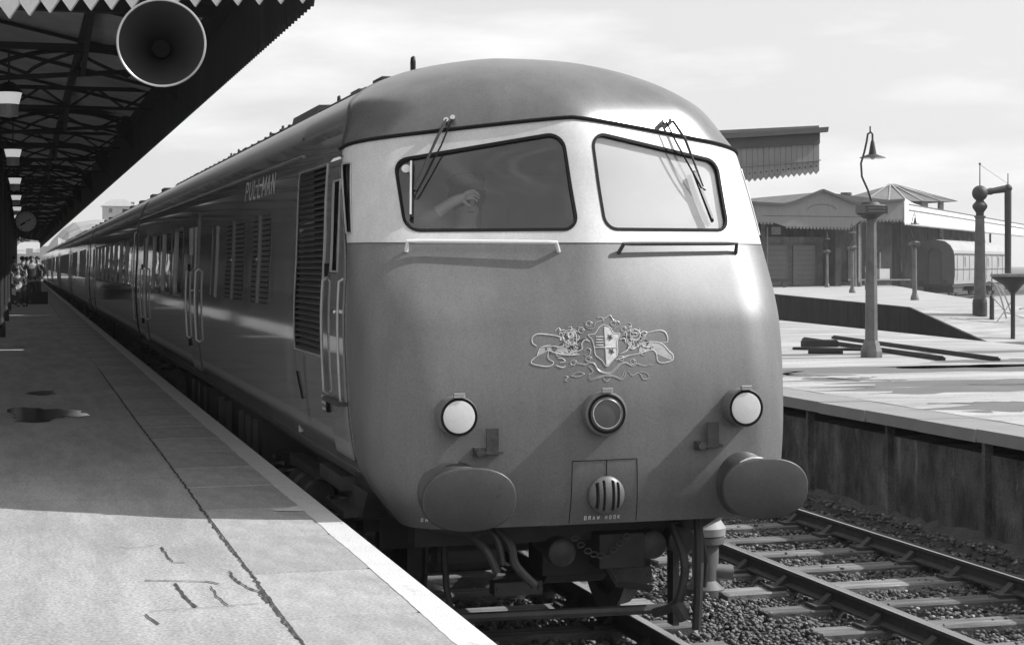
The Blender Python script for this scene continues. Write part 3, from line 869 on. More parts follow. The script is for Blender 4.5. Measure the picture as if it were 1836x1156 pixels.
# lamp brackets
for x in (-.66, .665):
    P = NP(x, 1.34, 0); b = MB().use('under_grey')
    b.box(P.x - .035, P.x + .035, P.y - .055, P.y - .043, 1.28, 1.43)
    b.box(P.x - .06, P.x + .06, P.y - .06, P.y + .03, 1.285, 1.30)
    b.box(P.x - .10, P.x - .03, P.y - .05, P.y + .03, 1.27, 1.32)
    b.cyl((P.x - .075, P.y - .07, 1.295), (P.x - .075, P.y + .02, 1.295), .022, .022, 10)
    b.build('lamp_bracket', None, train)

# draw hook hatch with louvred dome
b = MB().use('rubber')
for a, c in (((-.185, 1.228), (.205, 1.232)), ((-.185, 1.228), (-.19, .87)), ((.205, 1.232), (.215, .87)), ((.02, 1.232), (.02, 1.14))):
    n = 12; b.tube([NP(a[0] + (c[0]-a[0])*k/n, a[1] + (c[1]-a[1])*k/n, .0) for k in range(n+1)], .0028, 5)
hatch = b.build('draw_hook_hatch', None, train)
cx, cz, cr = .017, 1.03, .112
P = NP(cx, cz, 0); b = MB().use('nose_paint')
slots = (-.062, -.024, .030, .062)
N = 40; rows = []
def domez(x, z):
    q = 1 - (x*x + z*z) / (cr*cr); return .055 * math.sqrt(max(0, q))
vs = {}; F = []
stepn = 56
for i in range(-stepn//2, stepn//2 + 1):
    for j in range(-stepn//2, stepn//2 + 1):
        x, z = i * 2*cr/stepn, j * 2*cr/stepn
        if x*x + z*z <= (cr*1.0)**2:
            dpt = domez(x, z)
            zz = cr*cr - x*x
            if any(abs(x - s_) < .0065 for s_ in slots) and abs(z) < .78*math.sqrt(max(0, zz)): dpt -= .03
            vs[(i, j)] = len(vs); b.v.append((P.x + x, P.y - dpt - .004, cz + z))
for (i, j), k in vs.items():
    if all(q in vs for q in ((i+1, j), (i+1, j+1), (i, j+1))):
        b.f.append([k, vs[(i+1, j)], vs[(i+1, j+1)], vs[(i, j+1)]]); b.mi.append(0)
o = b.build('hatch_dome', None, hatch, smooth=False)
b = MB().use('void_black')
for s_ in slots:
    hgt = .76 * math.sqrt(cr*cr - s_*s_); yy = P.y - domez(s_, 0) + .012
    b.box(P.x + s_ - .0062, P.x + s_ + .0062, P.y - domez(s_, hgt) - .0, P.y + .01, cz - hgt, cz + hgt)
    b.box(P.x + s_ - .0062, P.x + s_ + .0062, P.y - domez(s_, hgt*.5) + .006, P.y + .012, cz - hgt*.6, cz + hgt*.6)
b.build('dome_slot', None, hatch)

# ---- stroke lettering -------------------------------------------------
GL = {
'P': [[(0,0),(0,1)], [(0,1),(.45,1),(.6,.87),(.6,.65),(.45,.5),(0,.5)]], 'U': [[(0,1),(0,.2),(.15,0),(.45,0),(.6,.2),(.6,1)]],
'L': [[(0,1),(0,0),(.55,0)]], 'M': [[(0,0),(0,1),(.35,.35),(.7,1),(.7,0)]], 'A': [[(0,0),(.3,1),(.6,0)], [(.12,.38),(.48,.38)]],
'N': [[(0,0),(0,1),(.6,0),(.6,1)]], 'D': [[(0,0),(0,1),(.4,1),(.6,.8),(.6,.2),(.4,0),(0,0)]], 'R': [[(0,0),(0,1),(.45,1),(.6,.87),(.6,.65),(.45,.5),(0,.5)], [(.3,.5),(.6,0)]],
'W': [[(0,1),(.18,0),(.38,.75),(.58,0),(.76,1)]], 'H': [[(0,0),(0,1)], [(.6,0),(.6,1)], [(0,.5),(.6,.5)]], 'O': [[(.15,0),(0,.2),(0,.8),(.15,1),(.45,1),(.6,.8),(.6,.2),(.45,0),(.15,0)]],
'K': [[(0,0),(0,1)], [(.6,1),(0,.45)], [(.2,.6),(.6,0)]], 'C': [[(.6,.85),(.45,1),(.15,1),(0,.8),(0,.2),(.15,0),(.45,0),(.6,.15)]], 'G': [[(.6,.85),(.45,1),(.15,1),(0,.8),(0,.2),(.15,0),(.45,0),(.6,.15),(.6,.45),(.35,.45)]],
' ': []}
def lettering(text, place, h, wch, gap, r, name, m, parent, serif=0, flat=0):
    """place(u, v) -> world point; strokes as fine raised ribbons"""
    x = 0
    for ch in text:
        b = MB().use(m)
        for st in GL[ch]:
            P = []
            for a, c in zip(st[:-1], st[1:]):
                for k in range(4): P.append((a[0] + (c[0]-a[0])*k/4, a[1] + (c[1]-a[1])*k/4))
            P.append(st[-1])
            if flat:
                for a, c in zip(st[:-1], st[1:]):
                    a2, c2 = Vector((a[0]*wch, a[1]*h)), Vector((c[0]*wch, c[1]*h)); d = (c2 - a2).normalized(); nn = Vector((-d.y, d.x)); nn = Vector((nn.x * flat, nn.y * flat * .55)); a2 -= d * flat * .4; c2 += d * flat * .4
                    b.quad(*[place(x + p.x, p.y) for p in (a2 - nn, c2 - nn, c2 + nn, a2 + nn)])
                continue
            b.tube([place(x + p[0]*wch, p[1]*h) for p in P], r, 5)
            if serif:
                for e in (st[0], st[-1]):
                    if abs(e[1]) < .01 or abs(e[1] - 1) < .01: b.tube([place(x + e[0]*wch - serif, e[1]*h), place(x + e[0]*wch + serif, e[1]*h)], r*.75, 5)
        x += (gap if ch != ' ' else gap * .9)
        if b.v: b.build(name, None, parent)
lettering('DRAW HOOK', lambda u, v: NP(-.10 + u, .888 + v, .0015), .020, .017, .0255, .0022, 'letter', 'letter_bright', train)
lettering('DMC', lambda u, v: NP(-1.035 + u, .905 + v, .0015), .018, .014, .0215, .0022, 'letter', 'letter_bright', train)

# ---- crest ------------------------------------------------------------
CREST = {'shield':[[(0.04,1.996),(0.009,1.98),(-0.022,1.943),(-0.06,1.937),(-0.04,1.912),(-0.03,1.867),(-0.026,1.824),(0.009,1.793),(0.036,1.758),(0.069,1.789),(0.105,1.822),(0.112,1.867),(0.114,1.904),(0.134,1.941),(0.097,1.947),(0.077,1.98),(0.04,1.996)],[(0.042,1.986),(0.036,1.762)],[(-0.026,1.867),(0.108,1.867)],[(-0.015,1.927),(0.032,1.927)],[(-0.015,1.912),(0.03,1.91)],[(-0.017,1.896),(0.03,1.896)],[(-0.017,1.881),(0.028,1.879)]],
'lionL':[[(-0.366,1.877),(-0.39,1.896),(-0.388,1.927),(-0.355,1.945),(-0.304,1.943),(-0.241,1.933),(-0.216,1.92)],[(-0.196,1.957),(-0.163,1.968),(-0.132,1.943),(-0.134,1.9),(-0.161,1.881),(-0.191,1.894),(-0.21,1.92),(-0.196,1.957)],[(-0.175,1.951),(-0.151,1.951),(-0.153,1.924),(-0.177,1.927),(-0.175,1.951)],[(-0.37,1.82),(-0.347,1.865),(-0.296,1.879),(-0.232,1.871),(-0.194,1.888)],[(-0.298,1.853),(-0.247,1.834),(-0.183,1.826),(-0.12,1.828)],[(-0.298,1.853),(-0.306,1.81),(-0.275,1.785),(-0.31,1.762),(-0.398,1.777),(-0.402,1.797),(-0.37,1.82)],[(-0.169,1.869),(-0.157,1.844),(-0.105,1.857),(-0.103,1.888),(-0.081,1.91),(-0.052,1.9)],[(-0.249,1.808),(-0.224,1.808),(-0.208,1.789),(-0.239,1.783)],[(-0.265,1.769),(-0.226,1.756),(-0.208,1.764)],[(-0.232,1.963),(-0.194,1.968)],[(-0.124,1.943),(-0.114,1.924),(-0.128,1.906)]],
'lionR':[[(0.308,1.945),(0.386,1.959),(0.427,1.943),(0.431,1.892),(0.374,1.888)],[(0.198,1.947),(0.226,1.968),(0.259,1.951),(0.257,1.92),(0.228,1.902),(0.202,1.914),(0.198,1.947)],[(0.214,1.945),(0.239,1.945),(0.237,1.927),(0.212,1.927)],[(0.241,1.877),(0.275,1.888),(0.345,1.894),(0.4,1.879),(0.433,1.842),(0.458,1.816),(0.449,1.785),(0.392,1.771),(0.357,1.783),(0.353,1.824),(0.329,1.846),(0.243,1.826)],[(0.243,1.826),(0.173,1.816),(0.132,1.803),(0.097,1.795)],[(0.175,1.941),(0.179,1.89),(0.204,1.853),(0.247,1.877)],[(0.275,1.957),(0.308,1.945),(0.271,1.92)],[(0.132,1.91),(0.161,1.916),(0.165,1.89)],[(0.126,1.828),(0.169,1.846),(0.191,1.877)],[(0.267,1.875),(0.302,1.863),(0.345,1.875)]],
'ribbon':[[(-0.187,1.764),(-0.136,1.777),(-0.091,1.769),(-0.071,1.781),(-0.038,1.775),(-0.022,1.744),(0.005,1.725),(0.056,1.717),(0.093,1.742),(0.122,1.766),(0.163,1.777),(0.196,1.758),(0.232,1.771),(0.265,1.756),(0.335,1.762)],[(-0.077,1.701),(-0.065,1.682),(-0.011,1.695),(0.03,1.705),(0.083,1.699),(0.122,1.682),(0.144,1.703),(0.153,1.728)],[(-0.179,1.709),(-0.138,1.728),(-0.101,1.719),(-0.14,1.703),(-0.179,1.709)],[(0.167,1.728),(0.191,1.703),(0.234,1.719),(0.259,1.682),(0.294,1.689),(0.282,1.713),(0.243,1.725)],[(-0.093,1.844),(-0.073,1.863),(-0.052,1.851),(-0.069,1.818),(-0.093,1.826)],[(-0.073,1.762),(-0.048,1.732),(-0.075,1.713)],[(-0.214,1.709),(-0.198,1.703),(-0.216,1.684),(-0.2,1.678)],[(0.009,1.695),(0.028,1.674),(0.056,1.693)]],
'mantling':[[(-0.073,2.015),(-0.065,1.98),(-0.026,1.974),(-0.009,2.004),(0.026,2.017),(0.056,2.035),(0.085,2.048),(0.101,2.023),(0.134,2.011),(0.138,1.99),(0.103,1.972)],[(0.001,2.035),(0.036,2.035),(0.038,2.011)],[(-0.116,1.984),(-0.083,1.98)],[(0.151,1.982),(0.179,1.984)],[(-0.081,1.924),(-0.062,1.912)]]}
crest = None
def crest_stroke_part(name, strokes, parent, r=.0048, m='crest_gold'):
    b = MB().use(m)
    for st in strokes:
        P = []
        for k in range(len(st) - 1):
            p0 = st[max(0, k-1)]; p1 = st[k]; p2 = st[k+1]; p3 = st[min(len(st)-1, k+2)]
            for q in range(4):
                t = q / 4
                P.append(tuple(.5 * ((2*p1[i]) + (-p0[i]+p2[i])*t + (2*p0[i]-5*p1[i]+4*p2[i]-p3[i])*t*t + (-p0[i]+3*p1[i]-3*p2[i]+p3[i])*t**3) for i in (0, 1)))
        P.append(st[-1])
        b.tube([NP(x, z, .001) for x, z in P], [r * (.55 + .45 * math.sin(PI * (k + .5) / len(P))) for k in range(len(P))], 5)
    return b.build(name, None, parent, smooth=True)
crest = crest_stroke_part('crest', CREST['ribbon'], train, .0028)
tag(crest, 'heraldic crest with shield, two lions and ribbon')
def crest_fill(name, pts, m, off=.0015):
    b = MB().use(m); P = [NP(x, z, off) for x, z in pts]; b.prism(P, (0, .004, 0)); return b.build(name, None, crest)
sh = crest_stroke_part('crest_shield', CREST['shield'], crest, .0036, 'crest_light')
S0 = CREST['shield'][0]; S1 = CREST['shield'][1]
right = [p for p in S0[8:]] + [S1[0], S1[1]]
crest_fill('crest_shield', [S1[1]] + [S0[9], S0[10], S0[11], S0[12], S0[13], S0[14], S0[15]] + [S1[0]], 'crest_light', .0012)
for cx_, cz_ in ((S1[0][0] + .029, S1[0][1] - .062), (S1[0][0] + .031, S1[0][1] - .142)):
    crest_fill('crest_charge', [(cx_ + q*.019*math.cos(a), cz_ + q*.019*math.sin(a)) for k in range(10) for a, q in [(2*PI*k/10 + .3, 1 if k % 2 else .42)]], 'crest_dark', .004)
crest_stroke_part('crest_lion', CREST['lionL'], crest, .0036, 'crest_light')
crest_stroke_part('crest_lion', CREST['lionR'], crest, .0036, 'crest_light')
crest_stroke_part('crest_mantling', CREST['mantling'], crest, .003)
crest_stroke_part('crest_scrollwork', [[(p[0]*.93 + .0, 1.865 + (p[1]-1.865)*.93 - .004) for p in st] for st in CREST['ribbon'][:1] + CREST['ribbon'][1:2]] + [[(cx0 + .022*math.cos(a)*(1 - a/14), cz0 + .018*math.sin(a)*(1 - a/14)) for a in np.linspace(0, 8, 14)] for cx0, cz0 in ((-.16, 1.78), (.20, 1.78), (-.24, 1.83), (.27, 1.83), (-.10, 1.96), (.16, 1.965), (-.07, 1.80), (.13, 1.80), (-.05, 2.0), (.10, 2.0))], crest, .0026, 'crest_gold')
def scribble(cx_, cz_, w_, h_, n, seed):
    rr = random.Random(seed); S = []
    for k in range(n):
        x = cx_ + rr.uniform(-w_, w_); z = cz_ + rr.uniform(-h_, h_); a = rr.uniform(0, 2*PI); L = rr.uniform(.010, .026)
        S.append([(x, z), (x + L*math.cos(a), z + L*math.sin(a)), (x + L*math.cos(a+1)*1.4, z + L*math.sin(a+1)*1.4)])
    return S
lc = CREST['lionL'][1]; lx = sum(p[0] for p in lc)/len(lc); lz = sum(p[1] for p in lc)/len(lc)
rc = CREST['lionR'][1]; rx = sum(p[0] for p in rc)/len(rc); rz = sum(p[1] for p in rc)/len(rc)
crest_stroke_part('crest_mane', scribble(lx, lz-.02, .05, .065, 34, 3), crest, .0026, 'crest_light')
crest_stroke_part('crest_mane', scribble(rx, rz-.02, .05, .065, 34, 4), crest, .0026, 'crest_light')
crest_stroke_part('crest_shade', scribble(lx+.02, lz-.03, .05, .05, 9, 5) + scribble(rx, rz-.03, .05, .05, 9, 6) + scribble(lx-.10, lz-.07, .05, .012, 5, 7) + scribble(rx+.10, rz-.07, .05, .012, 5, 8), crest, .003, 'crest_dark')
for fl, dx in (('lionL', 0), ('lionR', 0)):
    L_ = CREST[fl][3]
    if fl == 'lionL':
        body = [CREST['lionL'][3][0], CREST['lionL'][3][1], CREST['lionL'][3][2], CREST['lionL'][3][3], CREST['lionL'][3][4], CREST['lionL'][4][2], CREST['lionL'][4][1], CREST['lionL'][4][0]]
    else: body = L_[:7] + L_[9:]
    crest_fill('crest_body', body, 'crest_gold', .001)

# ---- buffers -----------------------------------------------------------
for sx, lab in ((-1, 'oval buffer on the platform side'), (1, 'oval buffer on the far side')):
    bx = XC + sx * .866; bz = 1.075
    P = NP(sx * .84, bz, 0)
    o = MB().use('buffer_face')
    n = 44; prof = [(-.001, .0, .972), (.001, .0, .985), (.006, .0, .998), (.024, 0, 1.0), (.028, 0, .99), (.030, 0, .9)]
    rows = []
    def sup(a, s_):
        ca, sa = math.cos(a), math.sin(a); e = 2/2.35
        return (.262 * s_ * math.copysign(abs(ca)**e, ca), (.172 if sa > 0 else .172) * s_ * math.copysign(abs(sa)**e, sa))
    yf = 8.955
    ctr = [[(bx, yf - .016, bz)] * (n + 1)]
    for rr_, yy_ in ((.35, -.015), (.7, -.009), (.95, -.002)):
        ctr.append([(bx + sup(2*PI*k/n, rr_)[0], yf + yy_, bz + sup(2*PI*k/n, rr_)[1]) for k in range(n+1)])
    for dy, _, s_ in prof: ctr.append([(bx + sup(2*PI*k/n, s_)[0], yf + dy, bz + sup(2*PI*k/n, s_)[1]) for k in range(n+1)])
    ctr.append([(bx, yf + .03, bz)] * (n+1))
    o.grid(ctr); bo = tag(o.build('buffer', None, train, smooth=True), lab)
    b = MB().use('worn_steel'); b.cyl((bx, yf + .04, bz), (bx, P.y + .1, bz), .085, .085, 24); b.build('buffer_shank', None, bo, smooth=True)
    b = MB().use('buffer_face')
    b.lathe([(.125, 0), (.14, .02), (.14, .55), (.15, .8), (.18, .97), (.20, 1.05), (.20, 1.3)], (bx, yf + .13, bz), (bx, P.y + .02, bz), 32, True); b.build('buffer_housing', None, bo, smooth=True)
    b = MB().use('chrome' if sx > 0 else 'under_grey'); b.tube([(bx + .152*math.cos(a), yf + .16, bz + .152*math.sin(a)) for a in [2*PI*k/30 for k in range(30)]], .013, 6, closed=True); b.build('buffer_collar', None, bo, smooth=True)
# ---- vehicle bodies -----------------------------------------------------
ZB = 1.10
def hw(z): return kz(max(z, .87))[0] if z > ZB + .06 else kz(1.16)[0] - (1.16 - z) * .5
def section(zcuts, flat=3.05):
    zs = set(round(z, 4) for z in zcuts)
    for z in np.arange(ZB, 3.0, .12): zs.add(round(float(z), 4))
    zs |= {3.0, 3.08, 3.16, 3.24, 3.32, 3.4, 3.46, 3.52, 3.57, 3.61, 3.645, 3.675, 3.70, 3.718, 3.732, 3.742, 3.745}
    zs = sorted(zs)
    left = [(-hw(z) if z < 3.745 else 0, z) for z in zs]
    return left
def shell(name, y0, y1, holes, m, parent, zlo=ZB, ztop=3.745, both=True, inner=False, off=0.):
    zc = [z for h in holes for z in h[2:]] + [zlo, ztop]
    ys = sorted(set([y0, y1] + [h[0] for h in holes] + [h[1] for h in holes] + np.arange(y0, y1, 2.2).tolist()))
    ys = [y for i, y in enumerate(ys) if i == 0 or y - ys[i-1] > 1e-4]
    sec = [p for p in section(zc) if zlo - 1e-5 <= p[1] <= ztop + 1e-5]
    V = []; F = []; nrm = []
    for sgn in ((-1, 1) if both else (-1,)):
        o = len(V)
        for x, z in sec:
            xx = abs(x) + off if sgn > 0 else -(abs(x) + off)
            if z >= 3.745: xx = 0
            for y in ys: V.append((XC + xx, max(y, YS(z)) if (y0 < 10.1 and z < 3.3) else y, z))
        n = len(ys)
        for i in range(len(sec) - 1):
            zc_ = (sec[i][1] + sec[i+1][1]) / 2
            for j in range(n - 1):
                yc_ = (ys[j] + ys[j+1]) / 2
                if any(h[0] < yc_ < h[1] and h[2] < zc_ < h[3] for h in holes): continue
                q = (o+i*n+j, o+i*n+j+1, o+(i+1)*n+j+1, o+(i+1)*n+j)
                F.append(q if sgn > 0 else q[::-1])
    me = bpy.data.meshes.new(name); me.from_pydata(V, [], F); me.materials.append(MATS[m])
    b = bmesh.new(); b.from_mesh(me); bmesh.ops.remove_doubles(b, verts=b.verts, dist=1e-5)
    for f in b.faces: f.smooth = True
    # joints between the slow-curving panels stay smooth
    b.to_mesh(me); b.free(); me.update()
    return link(name, me, parent)
def side_panel(name, y0, y1, z0, z1, m, parent, off=.006, sgn=-1, thick=.0, smooth=True):
    """thin panel following the body side"""
    n = max(1, int((z1 - z0) / .1)); rows = []
    zz = [z0 + (z1 - z0) * k / n for k in range(n + 1)]
    def X(z, o_): return XC + sgn * (hw(z) + o_)
    b = MB().use(m)
    yq = (lambda z: max(y0, YS(z) + .03)) if y0 < 10.3 else (lambda z: y0)
    b.grid([[(X(z, off), yq(z), z), (X(z, off), y1, z)] for z in zz])
    b.grid([[(X(z, 0 - .002), yq(z), z), (X(z, off), yq(z), z)] for z in zz]); b.grid([[(X(z, off), y1, z), (X(z, -.002), y1, z)] for z in zz])
    b.quad((X(z0, -.002), yq(z0), z0), (X(z0, -.002), y1, z0), (X(z0, off), y1, z0), (X(z0, off), yq(z0), z0))
    b.quad((X(z1, off), yq(z1), z1), (X(z1, off), y1, z1), (X(z1, -.002), y1, z1), (X(z1, -.002), yq(z1), z1))
    return b.build(name, None, parent, smooth=False)
def side_rail(name, y, z0, z1, parent, m='rail_metal', r=.014, out=.045, sgn=-1):
    b = MB().use(m); P = [(XC + sgn * (hw(z0) - .01), y, z0)]
    n = 8
    for k in range(n + 1):
        z = z0 + .03 + (z1 - z0 - .06) * k / n; P.append((XC + sgn * (hw(z) + out), y, z))
    P.append((XC + sgn * (hw(z1) - .01), y, z1)); b.tube(P, r, 6); return b.build(name, None, parent, smooth=True)
def side_frame(name, y0, y1, z0, z1, parent, m='frame_grey', w_=.02, off=.008, sgn=-1, r=None):
    b = MB().use(m)
    def X(z): return XC + sgn * (hw(z) + off * .5)
    for y in (y0, y1): b.tube([(X(z0 + (z1-z0)*k/6), y, z0 + (z1-z0)*k/6) for k in range(7)], w_/2, 4)
    for z in (z0, z1): b.tube([(X(z), y0, z), (X(z), y1, z)], w_/2, 4)
    return b.build(name, None, parent)
def saloon_window(y0, y1, z0, z1, parent, lamp_=True, frame=.03, sub=0, depth=.02, curtain=True):
    for sgn in (-1, 1):
        b = MB().use('frame_grey')
        def X(z, o_=0.): return XC + sgn * (hw(z) + o_)
        f = frame
        for (ya, yb, za, zb) in ((y0 - f, y0 + .008, z0 - f, z1 + f), (y1 - .008, y1 + f, z0 - f, z1 + f), (y0, y1, z0 - f, z0 + .008), (y0, y1, z1 - .008, z1 + f)):
            n = 5
            b.grid([[(X(za + (zb-za)*k/n, .006), ya, za + (zb-za)*k/n), (X(za + (zb-za)*k/n, .006), yb, za + (zb-za)*k/n)] for k in range(n+1)])
        for ya, yb in ((y0, y0), (y1, y1)):
            b.quad((X(z0, .006), ya, z0), (X(z0, -.03), ya, z0), (X(z1, -.03), ya, z1), (X(z1, .006), ya, z1))
        wf = b.build('window', None, parent, fix=False)
        b = MB().use('side_glass'); n = 5
        b.grid([[(X(z0 + (z1-z0)*k/n, -depth), y0, z0 + (z1-z0)*k/n), (X(z0 + (z1-z0)*k/n, -depth), y1, z0 + (z1-z0)*k/n)] for k in range(n+1)])
        b.build('pane', None, wf, smooth=True, fix=False)
        if sgn < 0 and lamp_:
            b = MB().use('enamel_white'); xx = XC - 1.05; ym = (y0 + y1) / 2
            b.lathe([(.085, 0), (.05, 1)], (xx, ym, z0 + .10), (xx, ym, z0 + .21), 10, True)
            b.build('table_lamp', None, wf)
            b = MB().use('chrome'); b.cyl((xx, ym, z0 - .04), (xx, ym, z0 + .10), .012, .012, 6); b.build('lamp_stem', None, wf)
            b = MB().use('interior_pale'); b.box(XC - 1.30, XC - .62, ym - .33, ym + .33, z0 - .06, z0 - .03); b.build('table', None, wf)
        if curtain:
            b = MB().use('interior_pale')
            for yy in (y0 + .02, y1 - .14): 
                rows = [[(XC + sgn * (hw(z) - .07 - .015 * (k % 2)), yy + .03 * k, z) for k in range(5)] for z in (z0, (z0+z1)/2, z1)]
                b.grid(rows)
            b.build('curtain', None, wf, fix=False)
def interior(y0, y1, parent):
    b = MB().use('interior'); 
    b.box(XC - 1.26, XC + 1.26, y0, y1, 1.14, 1.22); b.box(XC - 1.0, XC + 1.0, y0, y1, 3.20, 3.24)
    for yy in (y0 + .02, y1 - .06): b.box(XC - 1.24, XC + 1.24, yy, yy + .04, 1.22, 3.2)
    b.build('interior_lining', None, parent)
def bogie(yc_, parent, first=False):
    """two-axle bogie: side frames, coil springs, axle boxes, wheels"""
    b = MB().use('under_black')
    for s_ in (-1, 1):
        xs = XC + s_ * 1.02
        P = [(xs, yc_ - 1.9, .78), (xs, yc_ - 1.45, .80), (xs, yc_ - .7, .60), (xs, yc_ + .7, .60), (xs, yc_ + 1.45, .80), (xs, yc_ + 1.9, .78), (xs, yc_ + 1.9, .66), (xs, yc_ + 1.5, .62), (xs, yc_ + .75, .42), (xs, yc_ - .75, .42), (xs, yc_ - 1.5, .62), (xs, yc_ - 1.9, .66)]
        b.prism(P, (s_ * .10, 0, 0))
    for yy in (yc_ - 1.85, yc_ - .35, yc_ + .35, yc_ + 1.85): b.box(XC - 1.02, XC + 1.02, yy - .07, yy + .07, .55, .74)
    bo = b.build('bogie', None, parent)
    for dy in (-1.30, 1.30):
        b = MB().use('under_grey')
        b.cyl((XC - .9, yc_ + dy, .47), (XC + .9, yc_ + dy, .47), .075, .075, 12)
        for s_ in (-1, 1):
            x0 = XC + s_ * .68
            b.lathe([(.12, -.02), (.44, 0), (.47, .02), (.485, .75), (.515, .85), (.515, 1.0), (.40, 1.0), (.38, .7), (.13, .5), (.13, 1.2)], (x0 + s_ * .13, yc_ + dy, .475), (x0, yc_ + dy, .475), 32, True)
        b.build('wheelset', None, bo, smooth=True)
        for s_ in (-1, 1):
            xs = XC + s_ * 1.12
            b = MB().use('under_grey')
            b.box(xs - .09, xs + .09, yc_ + dy - .13, yc_ + dy + .13, .36, .60); b.cyl((xs + s_*.08, yc_ + dy, .48), (xs + s_*.14, yc_ + dy, .48), .095, .08, 16)
            b.build('axle_box', None, bo)
            for d2 in (-.27, .27):
                b = MB().use('under_grey')
                P = [(xs + .075*math.cos(a), yc_ + dy + d2 + .075*math.sin(a), .50 + .27*a/(2*PI*4.5)) for a in [2*PI*4.5*k/54 for k in range(55)]]
                b.tube(P, .017, 5); b.build('spring', None, bo, smooth=True)
    for s_ in (-1, 1):
        b = MB().use('under_grey'); xs = XC + s_ * 1.16
        b.lathe([(.10, 0), (.12, .03), (.12, .3), (.09, .33), (.09, .6), (.12, .62), (.12, .95), (.07, 1)], (xs, yc_ - .45, .70), (xs, yc_ + .35, .70), 16)
        b.box(xs - .05, xs + .05, yc_ - .6, yc_ + .6, .84, .90)
        b.build('damper', None, bo, smooth=True)
    return bo

PZ0, PZ1 = 1.98, 2.765
Y0, Y1 = 10.02, 29.15
pw = [(20.85, 22.02), (22.50, 23.95), (24.45, 25.75)]
holes = [(a, c, PZ0, PZ1) for a, c in pw]
GRL = (10.90, 12.02, 1.765, 2.975)
cabwin = (10.33, 10.57, 2.30, 2.86)
body = shell('body_side', Y0, Y1, holes + [GRL, cabwin], 'side_paint', train, ztop=3.24)
roof = shell('roof', 12.42, Y1, [], 'roof_paint', train, zlo=3.24)
rt_ = MB()
for k in range(len(pw)): saloon_window(pw[k][0], pw[k][1], PZ0, PZ1, train, lamp_=True)
interior(20.0, 29.0, train)
# ends, cab back wall and cab floor (the cab is a room one can look into)
b = MB().use('under_black')
P = [(XC + s_ * hw(z), Y1 - .02, z) for s_, zs in ((-1, np.linspace(1.1, 3.7, 14)), (1, np.linspace(3.7, 1.1, 14))) for z in zs]
b.prism(P, (0, .02, 0)); b.build('end_wall', None, train)
b = MB().use('interior')
b.box(XC - 1.28, XC + 1.28, 12.2, 12.24, 1.15, 3.05); b.box(XC - 1.0, XC + 1.0, 12.2, 12.24, 3.05, 3.3)
b.box(XC - 1.25, XC + 1.25, 9.9, 12.2, 1.45, 1.50)
b.build('cab_bulkhead', None, train)
b = MB().use('interior_pale'); b.box(XC + .05, XC + .75, 12.15, 12.19, 1.5, 3.0); b.box(XC + .25, XC + .5, 12.13, 12.15, 2.45, 2.75); b.build('cab_inner_door', None, train)
b = MB().use('interior'); b.prism([(XC - 1.2, 10.0, 1.5), (XC - 1.2, 10.0, 2.42), (XC - 1.2, 10.45, 2.38), (XC - 1.2, 10.5, 1.5)], (2.4, 0, 0)); b.build('control_desk', None, train)
# underside of the nose: floor plate keeps the shell closed from below
b = MB().use('under_black')
P = [nose_t(-1 + 2*k/40, .866) + Vector((0, .012, 0)) for k in range(41)] + [Vector((XC + 1.05, 11, .866)), Vector((XC - 1.05, 11, .866))]
b.prism(P, (0, 0, .01)); b.build('nose_floor', None, train)
# dark apron behind the lower edge of the nose
b = MB().use('under_grey'); rows = []
for z, q in ((1.16, 0.0), (1.0, .0), (.9, .05), (.80, .14), (.72, .30)):
    rows.append([(XC - 1.16 + q, 11.2, z), (XC - 1.17 + q, 10.4, z), (XC - 1.13 + q, 9.95, z), (XC - .98 + q*.6, 9.68 + q*.4, z), (XC - .6, 9.62 + q*.5, z)])
b.grid(rows)
b.build('apron', None, train, smooth=True, fix=False)
b = MB().use('under_black'); rows = [[(2*XC - p[0], p[1], p[2]) for p in r] for r in rows]; b.grid(rows); b.build('apron', None, train, smooth=True, fix=False)

# big louvred grille (left side; right side mirrored plainly)
for sgn in (-1, 1):
    ya, yb, za, zb = GRL
    g_ = side_frame('grille_frame', ya - .01, yb + .01, za - .01, zb + .01, train, 'frame_grey', .012, .008, sgn)
    b = MB().use('void_black'); X = XC + sgn * (hw(2.4) - .14); b.box(X - .01, X + .01, ya - .05, yb + .05, za - .03, zb + .03); b.build('grille_back', None, g_)
    n = 31
    for k in range(n):
        z = za + (zb - za) * (k + .5) / n; xx = XC + sgn * hw(z)
        b = MB().use('louvre')
        b.prism([(xx - sgn*.004, ya, z - .017), (xx + sgn*.006, ya, z - .012), (xx - sgn*.055, ya, z + .020), (xx - sgn*.060, ya, z + .012)], (0, yb - ya, 0))
        b.build('slat', None, g_)
# pair of double louvred grilles
for ya, yb in ((13.38, 14.40), (15.0, 16.3)):
    za, zb = 2.035, 2.735; ym = (ya + yb) / 2
    for p, q in ((ya, ym - .04), (ym + .04, yb)):
        g_ = side_panel('grille_panel', p, q, za, zb, 'void_black', train, .004)
        b = MB().use('louvre')
        n = 17
        for k in range(n):
            z = za + (zb - za) * (k + .5) / n; xx = XC - hw(z)
            b.prism([(xx - .004, p, z - .012), (xx - .013, p, z - .008), (xx - .003, p, z + .018)], (0, q - p, 0))
        b.build('louvres', None, g_)
    side_panel('grille_post', ym - .028, ym + .028, za, zb, 'side_paint', train, .03)
    b = MB().use('chrome'); b.cyl((XC - hw(2.4) - .03, ym, 2.38), (XC - hw(2.4) - .045, ym, 2.38), .016, .016, 8); b.build('grille_catch', None, train)
g_ = side_panel('slot_window', 17.15, 17.55, 2.03, 2.72, 'dull_lens', train, .005)
side_frame('slot_frame', 17.15, 17.55, 2.03, 2.72, g_, 'side_paint', .025, .012)
